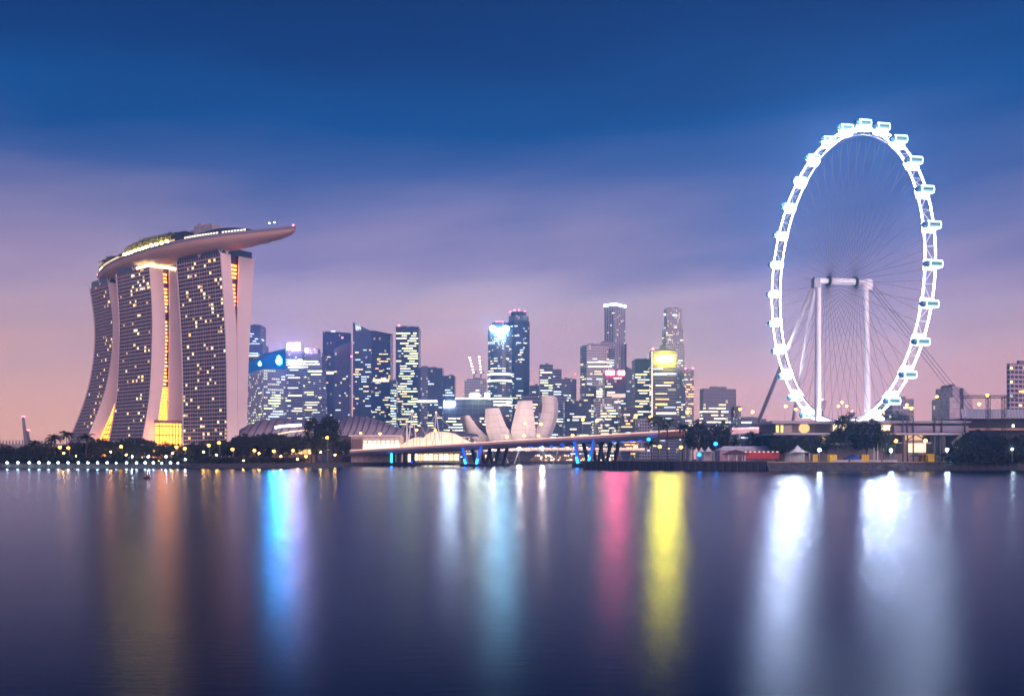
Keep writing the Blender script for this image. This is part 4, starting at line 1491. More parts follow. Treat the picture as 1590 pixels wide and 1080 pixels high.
block('glass_block', 'black glass cube with a few lit floors above the bridge', 877, 918, 918, 622, 1300, 0, F_NAVY, 138, [(16, .05, .85, 7, 'ppy'), (6, .05, .2, 16, 'p')], cat='building')
block('office_block', 'plain pale low block with punched windows above the bridge beside the palms', 992.5, 1013, 1013, 650, 1250, 0, F_PALE, 139, [(4, .1, .9, 1, 'p')], cat='building')
block('office_block', 'lower grey block behind the bridge between black cube and white lamp post', 903, 926, 926, 600, 1480, 0, F_GREY, 140, [(30, .05, .9, 6, 'pw')])
block('office_block', 'dim block behind the bridge lamps under the brown tower', 964, 990, 990, 633, 1330, 0, F_BROWN, 141, [(18, .05, .9, 6, 'pwo')], cat='building')
r27, p27, z27, b27 = block('office_building', 'broad flat topped building with brightly lit lower storeys left of the wheel', 1086.5, 1092, 1143, 603, 1150, R(80), F_NAVY, 142, [(5, .55, .8, 4, 'w'), (66, .36, .70, 10, 'ppy')], cat='building')
tier(r27, 'annexe', ring_poly(1142, 1150.5, 1150.5, 1150, 0, 30), 2.3, gz(630, 1150), F_BROWN, lit=[(10, .3, .95, 4, 'p')], seed=143)
block('low_building', 'low dark building with a white blue lamp left of the wheel foot', 1150, 1190, 1190, 650, 1050, 0, F_NAVY, 144, [(6, .2, .9, 4, 'c')], cat='building')
# --- right edge
block('apartment_tower', 'pale apartment tower with dark balcony rows cut by the right edge of the picture', 1563, 1568, 1610, 564, 900, R(75), facade('balconies', (.05, .05, .08), (.60, .52, .54), 4.5, 4.2, .2, .36, .05, (1, .75, .5), 1.1), 145, [(10, .4, .95, 1, 'wo')], cat='apartment tower', fh=4.2)
rg, pg, zg, bg_ = block('office_block', 'plain grey tower left of the gantries on the right', 1479, 1489.5, 1489.5, 600, 950, 0, facade('plain_grey', (.46, .40, .48), (.50, .44, .52), 3, 4, .05, .1, .01), 146, [(3, .4, .7, 1, 'w')])  # pale lilac of the distant haze put into the wall colours
tier(rg, 'base', ring_poly(1474.5, 1491, 1491, 940, 0, 40), 2.3, gz(617, 940), MATS['plain_grey'])
block('office_block', 'grey tower with curved slanted top behind the gantries on the right', 1496, 1510, 1510, 612, 1000, 0, MATS['plain_grey'], 147, [(4, .4, .75, 1, 'p')], tops=(618, 618, 602, 602))
block('low_building', 'grey building seen just under a low capsule of the wheel', 1386, 1419, 1419, 619, 900, 0, F_GREY, 148, [(10, .5, .95, 2, 'wo')], cat='building')
for lab, px, y0, y1, Y in (('stadium floodlight mast with red lamp seen inside the wheel beside the left column', 1277, 621, 651, 760), ('small stadium floodlight mast with red lamp low inside the wheel', 1323, 639, 655, 900)):
    root = thing('floodlight_mast', lab, 'floodlight mast', (gx(px, Y), Y, 3.5))
    mb = MB()
    mb.tube([(gx(px, Y), Y, 3.5), at(px, y1 - 15, Y)], .7, 6)
    mb.build('mast', M_STEEL, root)
    mb = MB()
    c = at(px, y0 + 7, Y)
    for k in range(4):
        mb.box(c + Vector((0, 0, (k - 1.5) * 1.7)), (4.6 + k * .5, .8, 1.1))
    mb.tube([c + Vector((-1.6, .5, -4)), c + Vector((-1.6, .5, 4))], .2, 4)
    mb.tube([c + Vector((1.6, .5, -4)), c + Vector((1.6, .5, 4))], .2, 4)
    mb.build('lamp_frame', M_STEEL, root)
    beacon(root, px, y0 - 1, Y, .8)
# leaning cable pylon far left
for lab, x0, y0, x1, y1, Y in (('taller leaning pylon with red lamps at the far left', 42, 690, 36, 647, 1200), ('shorter leaning pylon behind the taller one at the far left', 45, 690, 43, 668, 1260)):
    root = thing('leaning_pylon', lab, 'pylon', at(x0, 705, Y))
    mb = MB()
    mb.tube([at(x0, 706, Y), at(x1, y1, Y)], 2.4, 8, r2=1.6)
    mb.build('shaft', M_CONC, root)
    mb = MB()
    for k in range(4):
        mb.tube([at(x1, y1 + 2 + k * 3, Y), at(x0 + 9, 704, Y + 10 * k)], .25, 4)
    mb.build('stay_cable', M_STEEL, root)
    for dx in (-1.2, 1.6):
        beacon(root, x1 + dx, y1 - .5, Y, 1.1)
# low causeway with lamps behind the left bank
root = thing('causeway', 'low pale causeway with parapet posts behind the trees at far left', 'bridge', (gx(30, 1150), 1150, 2.3))
mb = MB()
mb.box((gx(10, 1150), 1150, gz(690, 1150) / 2 + 1), (gx(130, 1150) - gx(-110, 1150), 14, gz(688, 1150) - 2))
mb.build('deck', plain('causeway_stone', (.45, .38, .38), .8), root)
mb = MB()
for k in range(26):
    mb.box(at(-40 + k * 5, 686, 1143), (1.1, .8, 4.2))
mb.build('parapet_posts', M_STEEL, root)


# ================================================================ shells, halls, canopies behind the left bank
def shell(label, px_pts, Y, depth, eave_y, ribs, seed):
    """curved roof shell: ridge height along px (list of px, y); ribs run as raised bands"""
    xs = [p[0] for p in px_pts]
    root = thing('shell_roof_hall', label, 'hall', (gx((xs[0] + xs[-1]) / 2, Y), Y, 2.3))
    tab = smooth_tab([(p[0], gz(p[1], Y + depth * .5)) for p in px_pts], 2)
    n = 40
    rows = []
    for i in range(n + 1):
        px = xs[0] + (xs[-1] - xs[0]) * i / n
        zr = lerp_tab(tab, px)
        ze = min(zr - .3, gz(eave_y, Y))
        r_ = []
        for k in range(13):
            th = PI * k / 12
            yy = Y + depth * (1 - math.cos(th)) / 2
            zz = ze + (zr - ze) * math.sin(th) ** .8
            xx = gx(px, Y) + (yy - Y) * -.25
            r_.append(Vector((xx, yy, zz)))
        rows.append(r_)
    mb_ = MB()
    mb_.grid(rows)
    roof = mb_.build('roof_shell', plain('shell_metal', (.40, .36, .42), .45, noise=.08, nscale=.05), root)
    for j in range(ribs):
        i0 = int(2 + (n - 4) * j / (ribs - 1))
        mb_ = MB()
        pts = []
        for k in range(13):
            i = min(n, max(0, int(i0 + (k - 6) * 1.2)))
            pts.append(rows[i][k] + Vector((0, -.1, .35)))
        mb_.tube(pts, .55, 5)
        mb_.build('roof_rib', plain('rib_dark', (.16, .14, .19), .5), roof)
    mb_ = MB()
    mb_.box((gx((xs[0] + xs[-1]) / 2, Y + depth * .5), Y + depth * .5, gz(eave_y, Y) / 2 + 1), (gx(xs[-1], Y) - gx(xs[0], Y) - 4, depth - 5, gz(eave_y, Y) - 2.6))
    mb_.build('body', plain('hall_wall', (.14, .11, .11), .7), root)
    return root


sh1 = shell('grey ribbed shell roof with a white glowing slot right of the hotel', [(372, 668), (392, 657), (420, 651), (445, 650), (466, 654), (486, 664)], 690, 70, 678, 9, 1)
mb = MB()
mb.tube([at(427, 663.5, 684), at(436, 661.5, 683), at(450, 660.5, 683), at(468, 659.5, 684)], 1.0, 6)
mb.build('roof_slot_light', glow('slot_white', (1, .92, .96), 5), sh1)
mb = MB()
mb.tube([at(430, 674, 684), at(450, 670, 684), at(478, 667.5, 685)], .5, 6)
mb.build('eave_light', glow('eave_warm', (1, .66, .42), 2.2), sh1)
sh2 = shell('large grey ribbed shell roof above the white lit hall by the bridge', [(518, 664), (530, 652), (550, 646), (575, 647), (600, 653), (622, 662), (640, 671)], 730, 85, 676, 12, 2)
# white lit hall
Yh = 700
root = thing('white_hall', 'white lit hall with square windows below the large shell roof', 'hall', (gx(582, Yh), Yh + 12, 2.3))
mb = MB()
x0, x1 = gx(545, Yh), gx(622, Yh)
mb.box(((x0 + x1) / 2, Yh + 12, (gz(676, Yh) + 2.3) / 2), (x1 - x0, 24, gz(676, Yh) - 2.3))
mb.build('body', plain('hall_white', (.72, .62, .56), .7), root)
sign(root, 'glazed_corner', 546, 563, 681, 697, Yh - .4, facade('bronze_glass', (.10, .06, .06), (.2, .14, .12), 2, 4, .15, .1, .0), .6)
for k in range(8):
    sign(root, 'lit_window', 565 + k * 7, 569.5 + k * 7, 684, 687.5, Yh - .2, WIN['p'] if k % 3 else WIN['w'], .3)
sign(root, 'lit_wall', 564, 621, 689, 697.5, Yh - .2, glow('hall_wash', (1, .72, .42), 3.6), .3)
sign(root, 'eave', 542, 624, 675, 677.5, Yh - 1.2, M_WHITE, 3)
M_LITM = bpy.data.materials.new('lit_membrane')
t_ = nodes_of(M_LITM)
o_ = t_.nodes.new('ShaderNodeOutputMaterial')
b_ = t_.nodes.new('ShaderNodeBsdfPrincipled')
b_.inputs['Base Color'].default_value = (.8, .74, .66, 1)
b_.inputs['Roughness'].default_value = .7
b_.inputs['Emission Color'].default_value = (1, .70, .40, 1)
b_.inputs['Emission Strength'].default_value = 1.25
t_.links.new(b_.outputs[0], o_.inputs[0])


def vault(label, prof, y_base, Y, dep, mat, emb=True):
    root_ = thing('tensile_canopy', label, 'canopy', (gx((prof[0][0] + prof[-1][0]) / 2, Y), Y + dep / 2, 2.3), 'tensile canopies beside the white hall')
    tb = smooth_tab(prof, 2)
    n_ = 30
    rows_ = []
    for i_ in range(n_ + 1):
        px_ = prof[0][0] + (prof[-1][0] - prof[0][0]) * i_ / n_
        zt_ = gz(lerp_tab(tb, px_), Y + dep * .5)
        zb_ = min(gz(y_base, Y), zt_ - .2)
        rows_.append([Vector((gx(px_, Y + dep * .5) + (gx(px_, Y) - gx(px_, Y + dep * .5)) * abs(2 * t - 1), Y + dep * t, zb_ + (zt_ - zb_) * math.sin(PI * t) ** .7)) for t in [k_ / 10 for k_ in range(11)]])
    mb_ = MB()
    mb_.grid(rows_)
    memb = mb_.build('membrane', mat, root_)
    for k_ in range(1, 6):
        i_ = int(n_ * k_ / 6)
        mb_ = MB()
        mb_.tube([p + Vector((0, -.1, .15)) for p in rows_[i_]], .18, 5)
        mb_.build('seam_cable', plain('seam_tan', (.5, .42, .36), .6), memb)
    for px_ in (prof[0][0] + 1, prof[-1][0] - 1):
        mb_ = MB()
        mb_.tube([(gx(px_, Y), Y, 2.3), (gx(px_, Y), Y, gz(y_base, Y))], .35, 6)
        mb_.build('post', M_WHITE, root_)
    return root_


vault('left arched membrane canopy glowing cream beside the white hall', [(622, 692), (632, 684), (645, 678), (660, 679), (672, 684), (682, 692)], 693, 690, 30, M_LITM)
vault('right broad membrane canopy glowing cream and sloping down to the museum', [(652, 686), (662, 674), (672, 669), (703, 671), (718, 679), (734, 688), (752, 694)], 694, 720, 30, M_LITM)
vault('dark low curved roof behind the masts', [(628, 672), (645, 663), (660, 662), (690, 668), (716, 670), (742, 674)], 678, 765, 30, M_ROOF)
for lab, apex, feet, stays in (('white A shaped mast with orange tip above the left canopy', (640, 637), ((634.5, 672), (646.5, 671)), ((622, 676), (662, 676))),
                               ('white mast with orange tip above the right canopy', (677, 640), ((683, 669), (674, 669)), ((660, 676), (708, 672))),
                               ('short white mast at the right edge of the large shell roof', (631.5, 654), ((633.5, 672), (631, 672)), ((617, 673), (640, 676)))):
    Ym = 715
    root = thing('canopy_mast', lab, 'mast', at(feet[0][0], feet[0][1], Ym), 'masts of the tensile canopies')
    mb = MB()
    for f in feet:
        mb.tube([at(f[0], f[1] + 14, Ym), at(apex[0], apex[1], Ym)], .5, 6, r2=.3)
    mb.build('legs', M_WHITE, root)
    for s_ in stays:
        mb = MB()
        mb.tube([at(apex[0], apex[1] + 1, Ym), at(s_[0], s_[1], Ym - 4)], .16, 4)
        mb.build('stay_cable', M_WHITE, root)
    mb = MB()
    mb.lathe(at(apex[0], apex[1], Ym), [(.05, -.7), (.6, -.4), (.6, .4), (.05, .7)], 8)
    mb.build('tip_lamp', glow('tip_orange', (1, .45, .15), 5), root)

# amber lit pavilion behind the trees of the left bank
Yp = 625
root = thing('garden_pavilion', 'low amber lit pavilion half hidden behind the trees left of the bridge', 'pavilion', (gx(432, Yp), Yp + 5, 2.3))
x0, x1 = gx(386, Yp), gx(484, Yp)
mb = MB()
mb.box(((x0 + x1) / 2, Yp + 6, (gz(696, Yp) + 2.3) / 2), (x1 - x0, 10, gz(696, Yp) - 2.3))
mb.build('body', plain('pavilion_tan', (.35, .24, .16), .7), root)
mb = MB()
mb.box(((x0 + x1) / 2, Yp + 5, gz(695, Yp)), (x1 - x0 + 3, 13, .7))
mb.build('roof', M_DROOF, root)
for k in range(14):
    a = 387 + k * 7
    sign(root, 'lit_bay', a, a + 5.6, 697.5, 704.5, Yp + .7, glow('pav%d' % (k % 2), ((1, .50, .16), (1, .62, .28))[k % 2], (1.6, 2.4)[k % 2]), .4)
upl = thing('garden_uplight', 'light', 'garden light', (0, 0, 0))
mb = MB()
mb.tube([(0, 0, -3.5), (0, 0, .4)], .07, 5)
mb.build('pole', M_DSTEEL, upl)
mb = MB()
mb.lathe((0, 0, .75), [(.05, -.38), (.36, -.22), (.36, .22), (.05, .38)], 8)
mb.build('lamp_head', glow('uplight_amber', (1, .45, .08), 170), upl)
for k, px in enumerate((26, 99, 118, 148, 172, 196, 222, 247, 268, 284, 300, 316, 336, 352, 378, 402, 436, 462, 498, 520)):
    Yu = 521 + (k * 7) % 11 + (18 if px > 390 else 0) + (18 if px > 470 else 0)
    place(upl, USED, (gx(px, Yu), Yu, 3.0 + (k * 5 % 7) * .8), 0, 1, '%s small amber garden light from the left among the left bank trees' % ORD[k], 'amber garden lights among the left bank trees')

# lit low shore building under the bridge
Ys = 745
root = thing('shore_arcade', 'low arcade glowing warm at the water under the left bridge span', 'building', (gx(668, Ys), Ys + 8, 2.3))
mb = MB()
x0, x1 = gx(560, Ys), gx(712, Ys)
mb.box(((x0 + x1) / 2, Ys + 14, 6), (x1 - x0, 20, 7.4))
mb.build('body', plain('arcade_wall', (.5, .42, .36), .7), root)
mb = MB()
mb.box(((x0 + x1) / 2, Ys + 12, 10.4), (x1 - x0 + 6, 26, 1.2))
mb.build('roof', M_ROOF, root)
for k in range(19):
    a = 562 + k * 8
    sign(root, 'lit_bay', a, a + 6, 705, 716.5, Ys + 3.8, glow('bay_warm%d' % (k % 3), ((1, .66, .34), (1, .74, .46), (1, .58, .26))[k % 3], (4.5, 6, 3)[k % 3]), .4)
mb = MB()
mb.box(((gx(640, 742) + gx(712, 742)) / 2, 742, 2.6), (gx(712, 742) - gx(640, 742), 8, 1.6))
mb.build('landing', M_CONC, root)

# ---- lotus shaped museum
Ym = 850
museum = thing('lotus_museum', 'white lotus shaped museum with upright petals behind the bridge', 'museum', (gx(795, Ym), Ym + 25, 2.3))
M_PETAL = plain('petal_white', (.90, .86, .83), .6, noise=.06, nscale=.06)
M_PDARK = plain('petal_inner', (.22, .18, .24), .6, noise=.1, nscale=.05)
PETALS = [
    ([(719.4, 645), (723, 658.7), (727, 669), (732, 678), (739, 688), (748, 700)], [(729, 644.4), (739, 660), (752, 673), (767, 684.6), (782, 692), (790, 700)], Ym - 14, 26, -9),
    ([(753.8, 634.7), (753, 655), (755.7, 673), (761, 684), (768, 700)], [(775, 632.8), (784, 657.4), (792, 672), (798.5, 684), (806, 700)], Ym - 26, 30, -3),
    ([(803.7, 622.4), (798.5, 645.7), (792, 670), (796, 681), (802, 700)], [(826.3, 621.7), (829.6, 645.7), (831.5, 673), (831, 683), (826, 700)], Ym - 30, 32, 3),
    ([(840.6, 614), (842.5, 632), (838, 652), (832, 668), (830, 682), (826, 700)], [(859.4, 614), (862, 632.8), (858, 657), (849, 678), (842, 688), (836, 700)], Ym - 16, 28, 10),
]


def resample2(pts, n):
    P = [Vector(p) for p in pts]
    for _ in range(2):
        q = [P[0]]
        for a, b in zip(P, P[1:]):
            q += [a * .75 + b * .25, a * .25 + b * .75]
        P = q + [P[-1]]
    ds = [0]
    for a, b in zip(P, P[1:]):
        ds.append(ds[-1] + (b - a).length)
    out, j = [], 0
    for i in range(n + 1):
        d = ds[-1] * i / n
        while j < len(ds) - 2 and ds[j + 1] < d:
            j += 1
        out.append(P[j].lerp(P[j + 1], (d - ds[j]) / max(ds[j + 1] - ds[j], 1e-6)))
    return out


for left, right, Yp, thick, lean in PETALS:
    n = 14
    A_, B_ = resample2(left, n), resample2(right, n)
    rows = []
    for i in range(n + 1):
        t = i / n                     # 0 at the tip
        Yf = Yp + 16 * t ** 1.2       # the petal leans out towards its tip
        th = 5 + (thick - 5) * (1 - t) ** .7 * .6
        pa, pb = at(A_[i].x, A_[i].y, Yf), at(B_[i].x, B_[i].y, Yf)
        mid = (pa + pb) / 2 + Vector((0, -2.2, 0))
        ba, bb = pa.lerp(pb, .12) + Vector((lean * .5, th, -.5)), pb.lerp(pa, .12) + Vector((lean * .5, th, -.5))
        rows.append([pa, pa.lerp(mid, .5) + Vector((0, -.6, 0)), mid, mid.lerp(pb, .5) + Vector((0, -.6, 0)), pb, bb, ba])
    mb = MB()
    mb.grid(rows, smooth=False, closed=True)
    mb.face([Vector(p) for p in rows[0]])
    mb.build('petal', M_PETAL, museum)
    for i in range(2, n - 1, 2):
        mb = MB()
        mb.tube([Vector(p) + Vector((0, -.08, 0)) for p in rows[i][:5]], .13, 4)
        mb.build('cladding_seam', plain('seam_grey', (.52, .46, .47), .6), museum)
    mb = MB()                         # dark skylight set in the tip
    r0 = rows[0]
    cq = sum((Vector(p) for p in r0), Vector()) / 7
    mb.face([cq.lerp(p, .8) + Vector((0, 0, .25)) for p in r0])
    mb.build('tip_skylight', M_GLASSD, museum)
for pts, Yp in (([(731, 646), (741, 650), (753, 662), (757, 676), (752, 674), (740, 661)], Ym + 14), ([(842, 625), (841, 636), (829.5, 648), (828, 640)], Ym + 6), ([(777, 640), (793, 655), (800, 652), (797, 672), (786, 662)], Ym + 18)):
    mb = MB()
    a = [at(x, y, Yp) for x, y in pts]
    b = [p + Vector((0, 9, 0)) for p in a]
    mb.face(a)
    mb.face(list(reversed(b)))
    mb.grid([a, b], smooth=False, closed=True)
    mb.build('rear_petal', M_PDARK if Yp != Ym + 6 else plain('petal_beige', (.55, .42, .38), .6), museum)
mb = MB()
mb.lathe((gx(797, Ym), Ym + 10, 2.3), [(14, 0), (17, 3), (22, 8), (30, 16), (20, 20)], 20)
mb.build('base_bowl', plain('bowl_dark', (.20, .14, .14), .7), museum)


for px, lab in ((728, 'first'), (765, 'second'), (806, 'third'), (842, 'last')):
    place(flood, USED, (gx(px, 792), 792, 12.0), 0, .9, 'warm floodlight behind the bridge at the foot of the %s petal of the museum' % lab, 'floodlights on buildings')
for px in (728, 765, 806, 842):
    mb = MB()
    mb.tube([(gx(px, 792), 792, 0), (gx(px, 792), 792, 10.8)], .25, 6)
    mb.build('floodlight_post', M_STEEL, museum)
# ================================================================ bridges
BA, BB = Vector((gx(530, 697), 697, 9.2)), Vector((gx(1036, 516), 516, 18.3))
bd = (BB - BA)
bt = bd.normalized()
bn = Vector((-bt.y, bt.x, 0)).normalized()
if bn.y < 0:
    bn = -bn
bridge = thing('road_bridge', 'long road bridge on blue lit V shaped piers crossing the river mouth', 'bridge', (BA + BB) / 2 - Vector((0, 0, 13)))
M_BR = plain('bridge_concrete', (.62, .55, .66), .7, noise=.12, nscale=.08)


def along(t, w=0.0, z=0.0):
    return BA + bd * t + bn * w + Vector((0, 0, z))


mb = MB()
sec = [(0, 0), (-.3, -.5), (0, -1.0), (2.5, -2.6), (23.5, -2.6), (26, -1.0), (26.3, -.5), (26, 0)]
rows = [[along(t, w, z) for w, z in sec] for t in (0, .2, .4, .6, .8, 1, 1.06)]
mb.grid(rows, smooth=False, closed=True)
mb.face([Vector(p) for p in reversed(rows[0])])
mb.face([Vector(p) for p in rows[-1]])
deckb = mb.build('deck', M_BR, bridge)
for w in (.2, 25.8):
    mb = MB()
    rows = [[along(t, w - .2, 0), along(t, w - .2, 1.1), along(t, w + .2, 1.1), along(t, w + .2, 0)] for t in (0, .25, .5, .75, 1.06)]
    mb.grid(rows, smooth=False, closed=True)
    par = mb.build('parapet', plain('parapet_pink', (.90, .60, .54), .7), bridge)  # pink of the street lamps' light put into the base colour


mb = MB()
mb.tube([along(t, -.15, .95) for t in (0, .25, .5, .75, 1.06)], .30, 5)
mb.build('parapet_glow', glow('parapet_glow_pink', (1, .60, .50), 1.5), bridge)  # added glow for the street lamps' light along the parapet edge


def find_t(px):
    k = (px - CX) / F
    return (k * BA.y - BA.x) / (bd.x - k * bd.y)


def vpier(px, half_top, half_bot, base_z=.5):
    t = find_t(px)
    c = along(t)
    pier = None
    mbq = MB()
    e = along(t, 13)
    ang = math.atan2(bt.y, bt.x)
    mbq.box((e.x, e.y, base_z), (half_bot * 2 + 5, 30, 2.2), ang)
    pier = mbq.build('pile_cap', M_DCONC, bridge)
    for j, w in enumerate((1.5, 9, 17, 24.5)):
        for sg in (-1, 1):
            a = along(t, w) + bt * sg * half_bot
            a.z = base_z + 1.1
            b = along(t, w) + bt * sg * half_top
            b.z -= 1.9
            mbq = MB()
            d_ = b - a
            s1 = bt * .75
            s2 = bn * .7
            ra = [a + s1 * x + s2 * y for x, y in ((-1, -1), (1, -1), (1, 1), (-1, 1))]
            rb = [b + s1 * x * 1.2 + s2 * y for x, y in ((-1, -1), (1, -1), (1, 1), (-1, 1))]
            mbq.grid([ra, rb], smooth=False, closed=True)
            mbq.face(rb)
            leg = mbq.build('pier_leg', M_DCONC if j else plain('pier_lit_tint', (.30, .32, .45), .6), bridge)  # front legs paler: the blue lamps' light is put into their colour
            if j == 0:
                mbq = MB()
                o1 = -bn * 1.0
                mbq.tube([a + o1 + Vector((0, 0, 1.2)), b + o1], .5, 6)
                mbq.build('pier_glow', G_BLUE, leg)  # blue lamp light on the leg, added as a glowing tube
                mbq = MB()
                mbq.tube([a + o1 * 1.4, a.lerp(b, .3) + o1 * 1.4], .7, 6)
                mbq.build('pier_lamp', G_BLUEHOT, leg)


vpier(731, 8.0, 4.6)
vpier(905, 6.8, 3.7, 1.2)
t0 = find_t(613)
for j, (px, blue) in enumerate(((603, True), (612, False), (622, False), (634, True))):
    t = find_t(px)
    a = along(t, 4)
    mb = MB()
    mb.box((a.x, a.y, (a.z - 2.4) / 2), (1.8, 2.2, a.z - 2.4), math.atan2(bt.y, bt.x))
    c_ = mb.build('pier_column', M_DCONC, bridge)
    if blue:
        mb = MB()
        zl = a.z - 2.6 if j == 0 else 3.2
        mb.box((a.x - bn.x * 1.3, a.y - bn.y * 1.3, (zl + 1.2) / 2), (1.6, .5, zl - 1.2), math.atan2(bt.y, bt.x))
        mb.build('pier_glow', G_BLUEHOT if j == 0 else G_BLUE, c_)  # blue light on the column, added as a glowing slab
a, b = along(find_t(596), 4), along(find_t(640), 4)
mb = MB()
mb.box(((a.x + b.x) / 2, (a.y + b.y) / 2, .8), ((b - a).length, 8, 2.6), math.atan2(bt.y, bt.x))
mb.build('pile_cap', M_DCONC, bridge)
for px0, px1 in ((800, 866), (946, 1000)):          # blue lamps below the deck edge
    mb = MB()
    for k in range(7):
        p = along(find_t(px0 + (px1 - px0) * k / 6), 4 + (k % 3) * 3, -3.0)
        mb.box(p, (2.0, 1.2, .5), math.atan2(bt.y, bt.x))
    mb.build('underdeck_lamps', G_BLUE, deckb)
# viaduct carrying the road on to the right
root = thing('viaduct', 'pink lit road viaduct running behind the trees to the wheel terminal', 'viaduct', (gx(1120, 560), 560, 3.5))
VA, VB = along(1.065, 0, 0), Vector((gx(1215, 585), 585, gz(664, 585)))
vd = VB - VA
vt = vd.normalized()
vn = Vector((-vt.y, vt.x, 0)).normalized()
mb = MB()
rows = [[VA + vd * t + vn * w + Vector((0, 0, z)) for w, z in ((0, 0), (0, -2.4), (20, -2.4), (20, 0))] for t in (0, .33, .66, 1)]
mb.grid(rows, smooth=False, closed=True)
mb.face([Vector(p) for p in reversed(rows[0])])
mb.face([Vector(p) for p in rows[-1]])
mb.build('deck', plain('viaduct_pink', (.50, .27, .26), .7, noise=.1), root)  # pink road lighting put into the deck's base colour
for t in (.1, .37, .64, .91):
    mb = MB()
    c = VA + vd * t + vn * 10
    mb.tube([(c.x, c.y, 3.5), (c.x, c.y, c.z - 2.4)], 1.4, 8)
    mb.build('column', M_CONC, root)
mb = MB()
for t0_, t1_ in ((.0, 1.0),):
    rows = [[VA + vd * t + vn * w + Vector((0, 0, z)) for w, z in ((.1, 0), (.1, 1.1), (.4, 1.1), (.4, 0))] for t in (0, 1)]
    mb.grid(rows, smooth=False, closed=True)
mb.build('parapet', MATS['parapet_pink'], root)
# footbridge of steel hoops in the gap behind
Yf = 800
root = thing('hoop_footbridge', 'far footbridge of lit steel hoops seen beneath the road bridge', 'footbridge', (gx(840, Yf), Yf, 1))
FA, FB = Vector((gx(700, 790), 790, 10.8)), Vector((gx(1000, 840), 840, 12.0))
fd = FB - FA
mb = MB()
mb.box((FA + FB) / 2, (fd.length, 6, 1.0), math.atan2(fd.y, fd.x))
mb.build('deck', plain('footbridge_deck', (.5, .40, .40), .7), root)
for ph in (0, PI):
    mb = MB()
    pts = []
    for k in range(161):
        t = k / 160
        a = t * 2 * PI * 14 + ph
        p = FA + fd * t
        pts.append(p + Vector((0, 4.2 * math.cos(a), 3.6 + 4.6 * math.sin(a))))
    mb.tube(pts, .3, 5)
    mb.build('steel_helix', plain('helix_steel', (.55, .42, .44), .4, metal=.4), root)
for k in range(5):
    p = FA + fd * (.1 + k * .2)
    mb = MB()
    mb.tube([(p.x - 2, p.y, -.5), (p.x - 6, p.y, 10.6)], .5, 6)
    mb.tube([(p.x + 2, p.y, -.5), (p.x + 6, p.y, 10.6)], .5, 6)
    mb.build('pier', M_STEEL, root)
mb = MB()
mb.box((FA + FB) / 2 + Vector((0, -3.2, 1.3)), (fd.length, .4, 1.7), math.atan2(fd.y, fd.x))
mb.build('rail_light', glow('fascia_glow_pink', (1, .64, .52), 1.6), root)  # road-lit fascia, its light added as a glowing band
# far waterside promenade with little lamps
rnd = random.Random(77)
root = thing('waterside_arcade', 'lit waterside arcade on the far shore below the footbridge', 'arcade', (gx(850, 905), 915, 2.3))
mb = MB()
mb.box((gx(840, 920), 920, 5.4), (gx(985, 920) - gx(742, 920), 8, 6.2))
mb.build('body', plain('arcade_brown', (.22, .15, .13), .7), root)
for k in range(95):
    px = 748 + rnd.random() * 205
    w_ = rnd.uniform(.8, 3.4)
    y_ = rnd.choice((707, 709.5, 712, 714))
    sign(root, 'lit_bay', px, px + w_, y_ - rnd.uniform(.6, 1.3), y_ + .5, 914.6 - rnd.random() * .5, glow('arc%d' % (k % 3), ((1, .72, .42), (1, .60, .30), (1, .84, .62))[k % 3], (5, 4, 7)[k % 3]), .4)

# ================================================================ lamps
lamp = thing('street_lamp', 'lamp', 'street lamp', (0, 0, 0))
mb = MB()
mb.tube([(0, 0, 0), (0, 0, 9.6)], .14, 6, r2=.08)
mb.tube([(0, 0, 9.5), (.0, -.5, 10), (0, -1.4, 10.1)], .07, 5)
mb.build('pole', M_STEEL, lamp)
mb = MB()
mb.lathe((0, -1.5, 9.95), [(.05, -.75), (.6, -.5), (.85, 0), (.6, .45), (.05, .6)], 10)
mb.build('lamp_head', G_ORANGE, lamp)


def street_lamp(px, py, Y, zb, label, group='orange street lamps'):
    z = gz(py, Y)
    s = max((z - zb) / 9.95, .12)
    o = place(lamp, USED, (gx(px, Y), Y + 1.5, zb), 0, 1, label, group)
    for c in o.children:                        # a taller or shorter pole, the same lamp head
        if c.name.startswith('pole'):
            c.scale = (1, 1, s)
        else:
            c.location = (0, 0, 9.95 * (s - 1))
    return o


for px, py, lab in ((560, 672, 'orange lamp on the bridge approach, left one of two before the large shell roof'), (590, 673, 'orange lamp on the bridge approach, right one of two before the large shell roof'),
                    (647, 667, 'orange lamp beside the A shaped mast on the bridge'), (676, 668, 'orange lamp at the foot of the right canopy mast'),
                    (787, 678, 'bright lamp low before the second museum petal'), (815.5, 657, 'orange lamp high before the middle museum petal'), (814, 676, 'lamp low before the middle museum petal'),
                    (836, 676, 'lamp at the foot of the right museum petal'), (840, 658, 'orange lamp with visible pole before the right museum petal'), (889, 675.5, 'low white orange lamp on the bridge below the black glass cube'),
                    (905, 651, 'orange lamp before the black glass cube'), (927, 653, 'orange lamp with tall pole before the pale gridded block'), (987, 645, 'orange lamp below the brown tower'),
                    (1010, 647, 'orange lamp above the plain pale low block')):
    t = find_t(px)
    p = along(t, 3 if py > 668 else 13, 0)
    Y = p.y
    street_lamp(px, py, Y, p.z, lab)
